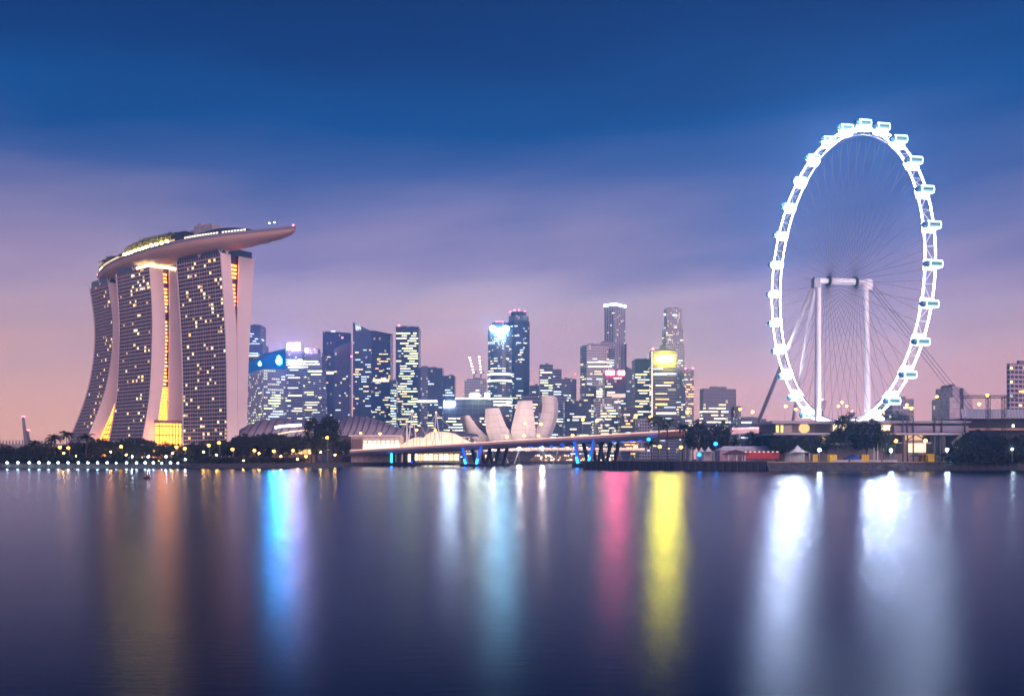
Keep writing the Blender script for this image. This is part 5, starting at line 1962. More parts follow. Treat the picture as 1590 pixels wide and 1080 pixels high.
for px, py, Y, zb, lab in ((1067.5, 640, 560, 18, 'orange lamp above the two black round trees'), (1149, 635, 570, 18, 'orange lamp at the right edge of the broad flat topped building'), (1168.5, 639, 575, 18, 'orange lamp with pole left of the wheel leg'),
                           (1220, 630.5, 600, 4, 'orange lamp between the two raking wheel legs'), (1236, 635, 600, 4, 'orange lamp beside the right raking wheel leg'), (1302, 630, 640, 4, 'left one of three orange lamps inside the wheel'),
                           (1307.5, 624.5, 640, 4, 'top one of three orange lamps inside the wheel'), (1315, 630, 640, 4, 'right one of three orange lamps inside the wheel'), (1408, 628, 620, 4, 'orange lamp before the grey building below the low capsule'),
                           (1415, 634, 620, 4, 'lower orange lamp before the grey building below the low capsule'), (1455, 615.5, 600, 4, 'orange lamp standing alone right of the wheel'), (1533, 613.5, 500, 4, 'orange lamp on top of the left gantry'),
                           (1520.5, 627, 520, 4, 'orange lamp left of the gantries'), (987, 692.5, 500, 3.5, 'orange lamp under the bridge left of the small palm'), (1024.5, 693, 490, 3.5, 'orange lamp among the palm trunks under the bridge'),
                           (1057.5, 694, 486, 3.5, 'orange lamp left of the black round trees near the ground'), (1391, 684, 440, 3.5, 'orange lamp left of the lit bay under the walkway'), (1437, 684, 440, 3.5, 'orange lamp right of the lit bay under the walkway'),
                           (106, 695, 535, 2.3, 'bright orange lamp among the palms on the left bank'), (93, 694, 540, 2.3, 'small orange lamp left of the bright one among the palms'), (188, 693, 536, 2.3, 'orange lamp under the umbrella shaped rain tree'),
                           (274, 693.5, 536, 2.3, 'orange lamp in front of the golden porch'), (287, 696, 530, 2.3, 'orange lamp in the yellow green lit tree'), (324, 691, 536, 2.3, 'upper orange lamp of two left of the dense round tree'), (340, 687, 540, 2.3, 'orange lamp high in the broad tree before the pink end wall'),
                           (361, 697, 530, 2.3, 'orange lamp under the dense round tree'), (508, 679, 560, 2.3, 'orange lamp on a pole before the right tall tree'), (395, 699, 560, 2.3, 'orange lamp behind the flat crowned trees, left one'), (425, 700, 560, 2.3, 'orange lamp behind the flat crowned trees, middle one'),
                           (455, 699, 565, 2.3, 'orange lamp behind the flat crowned trees, right one'), (475, 708, 570, 2.3, 'low orange lamp at the feet of the tall trees'), (238, 699, 545, 2.3, 'orange lamp beneath the small tree before the middle hotel tower')):
    street_lamp(px, py, Y, zb, lab)
boll = thing('bollard_light', 'light', 'bollard light', (0, 0, 0))
mb = MB()
mb.tube([(0, 0, -.6), (0, 0, .3)], .12, 6)
mb.build('post', M_DSTEEL, boll)
mb = MB()
mb.lathe((0, 0, .55), [(.05, -.5), (.5, -.28), (.6, .05), (.42, .4), (.05, .5)], 8)
mb.build('lamp_head', glow('bollard_white', (.78, 1, .96), 22), boll)
for k, px in enumerate((12.6, 28.9, 46.6, 61.7, 76.8, 91.5, 107, 122.6, 137.4, 152.5, 167.4, 181.5, 197.5, 213, 226.4, 239, 252, 265.7, 277)):
    sc = .7 if k in (11, 16, 18) else 1.0
    place(boll, USED, (gx(px, 500), 499.2, 2.35), 0, sc, '%s white light from the left in the row along the left waterside' % ORD[k], 'row of white lights along the left waterside')
fl = thing('floodlamp', 'lamp', 'floodlamp', (0, 0, 0))
mb = MB()
mb.tube([(0, 0, 0), (0, 0, 5)], .12, 6)
mb.tube([(-.5, 0, 5), (.5, 0, 5)], .07, 5)
mb.build('pole', M_STEEL, fl)
mb = MB()
mb.lathe((0, -.3, 5.3), [(.05, -.6), (.5, -.4), (.6, .1), (.4, .5), (.05, .6)], 10)
mb.build('lamp_head', G_FLOOD, fl)
for px, py, Y, zb, lab, sc in ((205.5, 708.5, 512, 2.3, 'left one of three white floodlamps under the rain tree', .62), (231, 708.5, 512, 2.3, 'middle one of three white floodlamps under the rain tree', .62), (258, 708.5, 512, 2.3, 'right one of three white floodlamps under the rain tree', .62),
                               (1272, 698, 432, 3.5, 'blinding white floodlamp right of the white tent', 1.05), (1383, 699, 434, 3.5, 'white floodlamp below the left end of the walkway', 1.0), (1470, 698, 436, 3.5, 'white floodlamp at the left edge of the right shore trees', 1.0),
                               (1571.5, 697, 433, 3.5, 'small white lamp at the far right shore', .55), (288, 713, 508, 2.3, 'small blue white lamp at the bend of the left bank', .45)):
    h = gz(py, Y) - zb
    o = place(fl, USED, (gx(px, Y), Y, zb), 0, 1, lab, 'white floodlamps')
    for c in o.children:
        if c.name.startswith('pole'):
            c.scale = (1, 1, h / 5.3)
        else:
            c.scale = (sc, sc, sc)
            c.location = (0, 0, h - 5.3 * sc)
blu = thing('blue_spotlight', 'lamp', 'spotlight', (0, 0, 0))
mb = MB()
mb.box((0, 0, .3), (.6, .6, .6))
mb.build('housing', M_DSTEEL, blu)
mb = MB()
mb.lathe((0, -.2, 1.0), [(.05, -.7), (.7, -.3), (.7, .4), (.05, .7)], 8)
mb.build('lamp_head', G_BLUEHOT, blu)
for px, py, Y, lab in ((1085.5, 707, 462, 'blue spotlight at the foot of the left black round tree'), (1111, 690, 472, 'blue spotlight glowing under the right black round tree'), (1007, 683, 520, 'blue spotlight under the right end of the bridge')):
    place(blu, USED, at(px, py + 3, Y), 0, 1.3, lab, 'blue spotlights on the spit')


# ================================================================ observation wheel
WA = R(78.7)
wd = Vector((math.cos(WA), -math.sin(WA), 0))      # in the plane of the wheel, horizontal, towards the eye
wa = Vector((math.sin(WA), math.cos(WA), 0))       # along the axle
WC = Vector((166.84, 515.4, 96.7)) + wa * 4.4
LEAN = .016


def wpt(r_, th, off=0.0):
    z = math.sin(th) * r_
    return WC + wd * (math.cos(th) * r_) + wa * (off - z * 0) + Vector((-LEAN * z, 0, z))


wheel = thing('observation_wheel', 'giant white lit observation wheel on two columns', 'observation wheel', (WC.x, WC.y, 3.5))
G_RIM = glow('rim_led', (.90, .88, 1), 20)
G_RIMD = glow('lattice_glow', (.88, .86, 1), 1.1)  # light of the rim LEDs on the steel lattice, put in as glow
NR = 112
PH = R(240.05)
RW = 2.6
R_OUT, R_IN = 75.2, 72.2
for off, r_, rad, m_ in ((-RW, R_OUT, .38, G_RIM), (RW, R_OUT, .42, G_RIM), (0, R_IN, .4, plain('rim_blue_steel', (.10, .12, .28), .4))):
    mb = MB()
    mb.ring([wpt(r_, 2 * PI * k / NR, off) for k in range(NR)], rad, 6)
    mb.build('rim_tube', m_, wheel)
for seg in range(28):
    mb = MB()
    ta = PH - 2 * PI * seg / 28
    for k in range(2):
        t0, t1 = ta - 2 * PI / 28 * (.5 * k), ta - 2 * PI / 28 * (.5 * k + .5)
        s_ = 1 if k % 2 else -1
        mb.tube([wpt(R_OUT, t0, -RW * s_), wpt(R_OUT, t1, RW * s_)], .2, 5, cap=False)
        mb.tube([wpt(R_OUT, t1, -RW), wpt(R_IN, t1, 0)], .13, 5, cap=False)
        mb.tube([wpt(R_OUT, t1, RW), wpt(R_IN, t1, 0)], .13, 5, cap=False)
        mb.tube([wpt(R_OUT, t1, -RW), wpt(R_OUT, t1, RW)], .16, 5, cap=False)
    mb.build('rim_lattice', G_RIMD, wheel)
for k in range(28):
    th = PH - 2 * PI * k / 28
    e_r = (wpt(1, th) - WC).normalized()
    e_t = e_r.cross(wa).normalized()
    base = wpt(R_OUT, th, 0)
    # bright mount panel on the rim
    mb = MB()
    fr = []
    for a_, b_ in ((-2.7, -2.2), (2.7, -2.2), (2.7, 2.2), (-2.7, 2.2)):
        fr.append(base + wa * a_ + e_t * b_)
    q1 = [p + e_r * .9 for p in fr]
    q0 = [p - e_r * 1.2 for p in fr]
    mb.face(q1)
    mb.face(list(reversed(q0)))
    mb.grid([q0, q1], smooth=False, closed=True)
    mb.build('capsule_mount', glow('mount_led', (.92, .90, 1), 16), wheel)
    mb = MB()
    mb.lathe(base + e_r * .2 - wa * 2.9 - Vector((0, 0, 0)), [(.02, -.42), (.42, -.2), (.42, .2), (.02, .42)], 8)
    mb.build('reflection_lamp', glow('reflection_flood', (.90, .88, 1), 2600), wheel)  # added lamp, blended into the mount, to strengthen the wheel's streaks on the water
    # capsule: glass body along the axle, end cap, lit frame, window band
    c0 = wpt(77.9, th, -4.4)
    up = Vector((0, 0, 1))
    sd_ = wa.cross(up).normalized()

    def sect(x, rr, n=14):
        return [c0 + wa * x + sd_ * (math.copysign(abs(math.cos(2 * PI * j / n)) ** .8, math.cos(2 * PI * j / n)) * rr) + up * (math.copysign(abs(math.sin(2 * PI * j / n)) ** .8, math.sin(2 * PI * j / n)) * rr) for j in range(n)]
    mb = MB()
    mb.grid([sect(x, rr) for x, rr in ((1.1, 1.5), (7.4, 1.5), (7.9, 1.0))], closed=True)
    mb.face(sect(7.9, 1.0))
    cap_ = mb.build('capsule', glow('capsule_glass', (.56, .90, .95), .85), wheel)
    mb = MB()
    mb.grid([sect(x, rr) for x, rr in ((-.5, .5), (-.3, 1.1), (.3, 1.5), (1.15, 1.62))], closed=True)
    mb.face(list(reversed(sect(-.5, .5))))
    mb.build('end_cap', plain('capsule_cap', (.08, .28, .48), .2, spec=.6), cap_)
    mb = MB()
    for x in (1.6, 7.5):
        mb.grid([sect(x, 1.64), sect(x + .45, 1.64)], closed=True)
    for zz in (-1.42, 1.42):
        for yy in (-1, 1):
            mb.tube([c0 + wa * 1.6 + up * zz + sd_ * yy, c0 + wa * 7.9 + up * zz + sd_ * yy], .30, 5)
    mb.build('lit_frame', glow('capsule_frame', (.66, .95, 1), 4.5), cap_)
    mb = MB()
    for x in (3, 4.2, 5.4, 6.6):
        for s1_ in (1,):
            mb.tube([c0 + wa * (x - .6) - up * .12 + sd_ * 1.52 * s1_, c0 + wa * (x + .5) + up * .15 + sd_ * 1.52 * s1_], .34, 4)
    mb.build('window_bars', plain('bar_teal', (.05, .22, .28), .5), cap_)
# cables from both hub flanges
for k in range(96):
    sg = -1 if k % 2 else 1
    th = 2 * PI * (k + .5) / 96
    hub = wpt(1.9, th + sg * .9, sg * 7.6)
    mb = MB()
    mb.tube([hub, wpt(R_IN, th, 0)], .09, 4, cap=False)
    mb.build('spoke_cable', plain('cable_grey', (.13, .12, .17), .5), wheel)
M_AXLE = plain('axle_white', (.74, .72, .76), .4, noise=.05)
mb = MB()
mb.tube([WC - wa * 14.2, WC + wa * 14.2], 1.35, 14)
mb.tube([WC - wa * 7, WC + wa * 7], 1.7, 14)
mb.build('axle', M_AXLE, wheel)
for sg in (-1, 1):
    mb = MB()
    mb.tube([WC + wa * (sg * 7.1), WC + wa * (sg * 8.2)], 2.5, 16)
    mb.build('hub_flange', M_DSTEEL, wheel)
    mb = MB()
    mb.tube([WC + wa * (sg * 13.2), WC + wa * (sg * 16)], 1.9, 12)
    mb.box(WC + wa * (sg * 14.8) + Vector((0, 0, -1.5)), (3.4, 3.4, 4.6), math.atan2(wa.y, wa.x))
    mb.build('axle_bearing', M_STEEL if sg < 0 else M_AXLE, wheel)
    mb = MB()
    top_ = WC + wa * (sg * 13.4)
    bot = Vector((top_.x + (1.6 if sg > 0 else -.4), top_.y, 3.5))
    mb.tube([bot, top_], 1.85, 12, r2=1.45)
    mb.build('column', M_AXLE, wheel)
    mb = MB()
    mb.lathe((bot.x, bot.y - 3.2, 22), [(.1, -.8), (.9, -.4), (.9, .4), (.1, .8)], 8)
    mb.build('column_floodlight', glow('column_flood', (.95, .93, 1), 160), wheel)
sL = WC - wa * 14.8
for fx, fy, Y, rr in ((1172, 668, 720, 1.45), (1229, 668, 640, 1.1)):
    e = at(fx, fy, Y)
    d_ = (e - sL)
    e2 = sL + d_ * ((sL.z - 3.5) / (sL.z - e.z))
    mb = MB()
    mb.tube([sL, e2], rr * .9, 8, r2=rr)
    mb.build('raking_leg', plain('leg_mauve', (.74, .66, .74), .5, noise=.05), wheel)
sR = WC + wa * 15
for dx in (-6, 0, 6):
    e = at(1516 + dx, 650, 482)
    d_ = e - sR
    e2 = sR + d_ * ((sR.z - 4) / (sR.z - e.z))
    mb = MB()
    mb.tube([sR + Vector((.5 * dx / 4, 0, 1.0 * dx / 4)), e2], .14, 5)
    mb.build('stay_cable', MATS['cable_grey'], wheel)


# ================================================================ the right shore
# seawall: sheet pile part, then stone part
root = thing('pile_seawall', 'black sheet pile seawall along the left end of the spit', 'seawall', (gx(1050, 440), 440, -.5))
mb = MB()
wp = [Vector((p[0], p[1], 0)) for p in spit[:3]]
mb2 = MB()
for a, b in zip(wp, wp[1:]):
    d_ = b - a
    ang = math.atan2(d_.y, d_.x)
    n = int(d_.length / 3.0)
    c = (a + b) / 2
    mb.box((c.x, c.y - .6, 1.5), (d_.length + .6, 1.2, 4.4), ang)
    for k in range(n):
        q = a + d_ * ((k + .5) / n)
        mb2.box((q.x, q.y - 1.5, 1.4), (1.7, .8, 4.0), ang)
mb.build('wall', M_DCONC, root)
mb2.build('piles', M_DSTEEL, root)
mb = MB()
for a, b in zip(wp, wp[1:]):
    d_ = b - a
    c = (a + b) / 2
    mb.box((c.x, c.y - .4, 3.85), (d_.length + .8, 2.2, .3), math.atan2(d_.y, d_.x))
mb.build('coping', plain('coping_brown', (.12, .10, .10), .8), root)
root = thing('stone_seawall', 'rough stone seawall with pale coping along the right part of the spit', 'seawall', (gx(1390, 430), 430, -.5))
rows = [[], [], [], []]
rnd = random.Random(8)
for i in range(len(spit[2:7]) - 1):
    a, b = Vector(spit[2 + i]), Vector(spit[3 + i])
    n = max(2, int((b - a).length / 2.5))
    for k in range(n):
        p = a.lerp(b, k / n)
        for j, (dy, z) in enumerate(((-4.2, -.5), (-2.8, .9), (-1.3, 2.3), (-.5, 3.3))):
            rows[j].append(Vector((p.x, p.y + dy + rnd.uniform(-.35, .35), z + rnd.uniform(-.18, .18))))
mb = MB()
mb.grid(rows, smooth=False)
mb.build('stones', M_STONE, root)
mb = MB()
for i in range(3):
    a, b = Vector(spit[2 + i]), Vector(spit[3 + i])
    d_ = b - a
    mb.box(((a.x + b.x) / 2, (a.y + b.y) / 2 - .2, 3.56), (d_.length, .9, .35), math.atan2(d_.y, d_.x))
mb.build('coping', plain('coping_pale', (.42, .38, .22), .8), root)
mb = MB()
mb.grid([[Vector((p[0], p[1] + .4, 3.52)) for p in spit[1:6]], [Vector((p[0], p[1] + 7, 3.55)) for p in spit[1:6]]], smooth=False)
tag(mb.build('grass_verge', M_GRASS), kind='structure')

# terminal building of the wheel
Yt = 452
tx0, tx1 = gx(1204, Yt), gx(1478, Yt)
root = thing('wheel_terminal', 'long low terminal building with pale roof slabs at the foot of the wheel', 'terminal building', ((tx0 + tx1) / 2, Yt + 20, 3.5))
tw = tx1 - tx0
tcx = (tx0 + tx1) / 2
mb = MB()
mb.box((tcx, Yt + 20, (gz(658, Yt) + 3.5) / 2), (tw - 4, 36, gz(658, Yt) - 3.5))
body = mb.build('body', plain('terminal_wall', (.30, .25, .30), .7, noise=.12, nscale=.1), root)
for yy, d_, th in ((655.5, 4.0, 1.2), (673.5, 6.0, .8), (689.0, 7.5, .7)):
    mb = MB()
    z = gz(yy, Yt - d_)
    xs = tx0 - 2 if yy < 690 else gx(1288, Yt)
    if yy == 689.0:
        xs = gx(1286, Yt)
        x_e = gx(1368, Yt)
    else:
        x_e = tx1
    mb.box(((xs + x_e) / 2, Yt + 16 - d_ / 2, z), (x_e - xs + 3, 40 + d_, th))
    mb.build('roof_slab', plain('slab_white', (.40, .39, .47), .6, noise=.05), root)
sign(root, 'lit_window', 1205, 1209, 660, 671, Yt + 1.6, glow('term_gold', (1, .62, .20), 2.2), .5)
sign(root, 'lit_window', 1212.5, 1216, 660, 671, Yt + 1.6, MATS['term_gold'], .5)
sign(root, 'dark_bay', 1217, 1230, 660, 671.5, Yt + 1.7, M_GLASSD, .4)
disc(root, 'lit_panel', 1248.5, 664.5, Yt + 1.2, 2.3, glow('term_panel', (1, .66, .26), 1.3))
sign(root, 'lit_wall', 1240, 1257, 661, 669, Yt + 1.6, glow('term_wash', (1, .60, .26), .55), .4)
for a, b in ((1294, 1300), (1301.5, 1306), (1308, 1314)):
    sign(root, 'lit_window', a, b, 657.5, 670.5, Yt + 1.6, glow('term_bright', (1, .74, .38), 3.0), .5)
sign(root, 'lit_window', 1276, 1281, 677, 688, Yt + 1.6, MATS['term_gold'], .5)
sign(root, 'lit_window', 1369, 1383, 660, 668, Yt + 1.6, MATS['term_bright'], .5)
sign(root, 'roof_light', 1300, 1330, 650, 653, Yt + 22, glow('roof_wash', (1, .93, 1), 3.0), 2)
sign(root, 'roof_light', 1338, 1372, 648, 652.5, Yt + 22, MATS['roof_wash'], 2)
# raised walkway
Yw = 446
root = thing('raised_walkway', 'grey raised walkway on steel legs right of the terminal', 'walkway', (gx(1430, Yw), Yw, 3.5))
x0, x1 = gx(1385, Yw), gx(1500, Yw)
mb = MB()
mb.box(((x0 + x1) / 2, Yw, (gz(661, Yw) + gz(671, Yw)) / 2), (x1 - x0, 5, gz(661, Yw) - gz(671, Yw)))
mb.build('body', plain('walkway_panel', (.26, .25, .34), .6, noise=.12, nscale=.15), root)
mb = MB()
mb.box(((x0 + x1) / 2, Yw, gz(655, Yw)), (x1 - x0 + 2, 6, .5))
mb.build('roof', plain('walkway_roof', (.28, .28, .36), .5), root)
for px in (1398, 1405, 1414, 1447, 1458, 1494):
    mb = MB()
    mb.box((gx(px, Yw), Yw - 2.9, (gz(648, Yw) + 3.5) / 2), (.5, .5, gz(648, Yw) - 3.5))
    mb.build('post', M_DSTEEL, root)
sign(root, 'lit_bay', 1406, 1432, 674, 683, Yw + 6, glow('bay_amber', (1, .60, .34), 1.1), .4)
sign(root, 'lit_bay', 1410, 1445, 688, 702, Yw + 6, glow('bay_bright', (1, .74, .52), 1.7), .4)
sign(root, 'cross_beam', 1392, 1446, 686.5, 688, Yw - 1, plain('beam_lilac', (.5, .46, .6), .6), .6)
mb = MB()
mb.tube([at(1406, 685, Yw - 1), at(1422, 674, Yw - 1)], .25, 5)
mb.tube([at(1422, 674, Yw - 1), at(1440, 685, Yw - 1)], .25, 5)
mb.build('brace', M_DSTEEL, root)
mb = MB()
mb.tube([at(1478, 688, Yw - 2), at(1496, 672, Yw - 2)], .7, 6)
mb.build('raking_strut', M_CONC, root)
for a, b, y0, y1, dx in ((1386, 1404, 674, 704, 0), (1446, 1462, 674, 706, 0)):
    mb = MB()
    mb.box(((gx(a, Yw) + gx(b, Yw)) / 2, Yw + 4, (gz(y0, Yw) + gz(y1, Yw)) / 2), (gx(b, Yw) - gx(a, Yw), 4, gz(y0, Yw) - gz(y1, Yw)))
    mb.build('stair_core', M_DCONC, root)
# grandstand with corrugated roof, gantries
Yg = 462
root = thing('pit_grandstand', 'long building with grey ribbed roof wall at the right edge above dark trees', 'grandstand', (gx(1550, Yg), Yg + 15, 3.5))
x0, x1 = gx(1494, Yg), gx(1640, Yg)
xc = (x0 + x1) / 2
mb = MB()
z0, z1 = gz(649, Yg), gz(633, Yg)
n = 60
rows = [[], [], []]
for k in range(n + 1):
    x = x0 + (x1 - x0) * k / n
    o2 = .12 if k % 2 else -.12
    rows[0].append(Vector((x, Yg + o2, z0)))
    rows[1].append(Vector((x, Yg + 1.6 + o2, z1 - .4 - .035 * max(0, x - x0) * .2)))
    rows[2].append(Vector((x, Yg + 26, z1 + .6)))
mb.grid(rows, smooth=False)
mb.build('ribbed_roof', plain('ribbed_metal', (.36, .40, .50), .5, noise=.08, nscale=.1), root)
mb = MB()
mb.box((xc, Yg + 14, (3.5 + z0) / 2), (x1 - x0, 22, z0 - 3.5))
mb.build('body', M_DCONC, root)
mb = MB()
mb.box((xc, Yg + 1, gz(666, Yg)), (x1 - x0, 3, 1.0))
mb.build('lit_ledge', plain('ledge_tan', (.42, .30, .22), .7), root)
mb = MB()
for k in range(30):
    x = x0 + (x1 - x0) * k / 29
    mb.tube([(x, Yg - .6, gz(657, Yg)), (x, Yg - .6, gz(650, Yg))], .09, 4)
for y in (650.5, 653.5, 656.5):
    mb.tube([(x0, Yg - .6, gz(y, Yg)), (x1, Yg - .6, gz(y, Yg))], .08, 4)
mb.build('railing', M_DSTEEL, root)
sign(root, 'small_lamp', 1572, 1574.5, 659, 662.5, Yg - .4, glow('small_white', (.9, 1, .8), 12), .4)
for lab, pxs in (('left lattice gantry leg rising before the ribbed roof', (1532, 1536.5)), ('right lattice gantry leg rising before the ribbed roof', (1556, 1561))):
    root = thing('lattice_gantry', lab, 'gantry', (gx(sum(pxs) / 2, 455), 455, 3.5), 'lattice gantries at the right edge')
    mb = MB()
    xa, xb = gx(pxs[0], 455), gx(pxs[1], 455)
    zt = gz(614, 455)
    for x in (xa, xb):
        for dy in (-.7, .7):
            mb.tube([(x, 455 + dy, 3.5), (x, 455 + dy, zt)], .14, 4)
    k = 0
    z = 4.0
    while z < zt - 1.4:
        for dy in (-.7, .7):
            mb.tube([((xa, xb)[k % 2], 455 + dy, z), ((xb, xa)[k % 2], 455 + dy, z + 1.4)], .08, 4)
        z += 1.4
        k += 1
    mb.build('tower', M_DSTEEL, root)
root = thing('gantry_beam', 'horizontal lattice beam carried by the two gantry legs at upper right', 'gantry beam', (gx(1545, 455), 455, gz(617, 455)))
mb = MB()
xa, xb = gx(1494, 455), gx(1580, 455)
za, zb = gz(617.5, 455), gz(613.8, 455)
for z in (za, zb):
    for dy in (-.6, .6):
        mb.tube([(xa, 455 + dy, z), (xb, 455 + dy, z)], .12, 4)
k = 0
x = xa
while x < xb - 1.2:
    for dy in (-.6, .6):
        mb.tube([(x, 455 + dy, (za, zb)[k % 2]), (x + 1.2, 455 + dy, (zb, za)[k % 2])], .07, 4)
    x += 1.2
    k += 1
mb.build('lattice', M_DSTEEL, root)

# marquees, hoarding, gazebo, containers
Yq = 452
root = thing('long_marquee', 'long white roofed marquee behind the red hoarding', 'marquee', (gx(1180, Yq), Yq + 6, 3.5))
x0, x1 = gx(1117, Yq), gx(1240, Yq)
mb = MB()
ze, zr = gz(699, Yq), gz(692, Yq)
mb.face([(x0, Yq, ze), (x1, Yq, ze), (x1 - 3, Yq + 6, zr), (x0 + 3, Yq + 6, zr)])
mb.face([(x1, Yq + 12, ze), (x0, Yq + 12, ze), (x0 + 3, Yq + 6, zr), (x1 - 3, Yq + 6, zr)])
mb.face([(x0, Yq + 12, ze), (x0, Yq, ze), (x0 + 3, Yq + 6, zr)])
mb.face([(x1, Yq, ze), (x1, Yq + 12, ze), (x1 - 3, Yq + 6, zr)])
mb.build('roof', plain('marquee_cloth', (.62, .60, .68), .7), root)
mb = MB()
mb.box(((x0 + x1) / 2, Yq + 6, (ze + 3.5) / 2), (x1 - x0 - .6, 11, ze - 3.6))
mb.build('side_walls', plain('marquee_wall', (.38, .28, .34), .7), root)
root = thing('red_hoarding', 'long red hoarding with small pale lamps on top behind the gazebo', 'hoarding', (gx(1182, 446), 446, 3.5))
sign(root, 'panels', 1155, 1210, 701.5, 711.5, 446, M_RED, .3)
for k in range(8):
    px = 1158 + k * 7
    mb = MB()
    mb.box(at(px, 701, 445.6), (.8, .3, .35))
    mb.build('lamp', glow('hoarding_lamp', (1, .85, .8), 1.6), root)


def peak_tent(label, px, w, y_edge, y_top, Y, group):
    root_ = thing('peaked_tent', label, 'tent', (gx(px, Y), Y, 3.5), group)
    hw = w / 2 / F * Y
    cx_ = gx(px, Y)
    ze_, zt_ = gz(y_edge, Y), gz(y_top, Y)
    rows_ = []
    for t in (0, .35, .7, 1):
        k_ = (1 - t) ** 1.0
        z_ = ze_ + (zt_ - ze_) * t ** 1.8
        rows_.append([Vector((cx_ + hw * a * max(k_, .04), Y + hw * b * max(k_, .04), z_)) for a, b in ((-1, -1), (0, -1), (1, -1), (1, 0), (1, 1), (0, 1), (-1, 1), (-1, 0))])
    mb_ = MB()
    mb_.grid(rows_, smooth=False, closed=True)
    mb_.build('roof', plain('tent_cloth', (.66, .66, .72), .7), root_)
    for a in (-1, 1):
        for b in (-1, 1):
            mb_ = MB()
            mb_.tube([(cx_ + hw * a, Y + hw * b, 3.5), (cx_ + hw * a, Y + hw * b, ze_)], .1, 5)
            mb_.build('leg', M_WHITE, root_)
    mb_ = MB()
    mb_.box((cx_, Y + hw * .9, (ze_ + 3.5) / 2), (hw * 1.9, .1, ze_ - 3.6))
    mb_.build('back_wall', plain('tent_wall', (.40, .40, .46), .7), root_)
    return root_


peak_tent('white peaked tent with open front right of the red hoarding', 1238, 30, 702, 691, 440, 'peaked tents on the spit')
peak_tent('small white tent before the black round trees, left one', 1089, 13, 702, 694, 460, 'peaked tents on the spit')
peak_tent('small white tent before the black round trees, right one', 1100, 14, 701, 693, 455, 'peaked tents on the spit')
root = thing('gazebo', 'dark roofed open gazebo on white posts at the seawall', 'gazebo', (gx(1142, 432), 435, 3.5))
gxx, gY = gx(1142, 435), 435
mb = MB()
hw = 17.5 / F * gY
rows = []
for k_, y in ((1.05, 705.5), (1.0, 704.5), (.45, 700.3), (.40, 699.8), (.05, 697.5)):
    rows.append([Vector((gxx + hw * k_ * a, gY + hw * .8 * k_ * b, gz(y, gY))) for a, b in ((-1, -1), (1, -1), (1, 1), (-1, 1))])
mb.grid(rows, smooth=False, closed=True)
mb.face([Vector(p) for p in reversed(rows[0])])
mb.build('roof', plain('gazebo_tiles', (.09, .05, .06), .8), root)
for a in (-.72, 0, .72):
    for b in (-.7, .7):
        mb = MB()
        mb.box((gxx + hw * a, gY + hw * .7 * b, (gz(705, gY) + 3.5) / 2), (.5, .5, gz(705, gY) - 3.5))
        mb.build('post', plain('post_white', (.55, .55, .60), .6), root)
mb = MB()
mb.box((gxx, gY, 3.75), (hw * 1.9, hw * 1.5, .5))
mb.build('floor', M_CONC, root)


def container(label, px0, px1, y0, y1, Y, mat, name='container', cat='container', zb=3.55):
    x0_, x1_ = gx(px0, Y), gx(px1, Y)
    h = gz(y0, Y) - zb
    root_ = thing(name, label, cat, ((x0_ + x1_) / 2, Y + 1.2, zb), 'containers on the quay')
    mb_ = MB()
    n_ = max(6, int((x1_ - x0_) / .4))
    front_, back_ = [], []
    for k_ in range(n_ + 1):
        x_ = x0_ + (x1_ - x0_) * k_ / n_
        front_.append((x_, Y + (.1 if k_ % 2 else 0)))
    poly_ = front_ + [(x1_, Y + 2.4), (x0_, Y + 2.4)]
    mb_.prism(poly_, zb + .15, zb + h, 0)
    mb_.build('body', mat, root_)
    mb_ = MB()
    for x_ in (x0_ + .1, x1_ - .1):
        for y_ in (Y - .06, Y + 2.46):
            mb_.box((x_, y_, zb + h / 2 + .03), (.24, .16, h + .06))
    mb_.build('corner_posts', M_DSTEEL, root_)
    return root_


container('yellow skip left of the blinding white floodlamp', 1261, 1271, 705, 711, 431, M_YELLOW)
container('yellow container right of the blinding white floodlamp', 1287, 1301, 705.5, 710.5, 436, M_YELLOW)
container('yellow container right of the blue tarpaulin stack', 1337, 1351, 705.5, 711, 438, M_YELLOW)
container('bright yellow tall box below the walkway', 1440, 1452, 704, 712.5, 434, plain('bright_yellow', (.80, .58, .02), .5))
container('dark orange box beside the bright yellow tall box', 1430, 1439, 705.5, 712, 436, plain('dark_orange', (.35, .16, .03), .6))
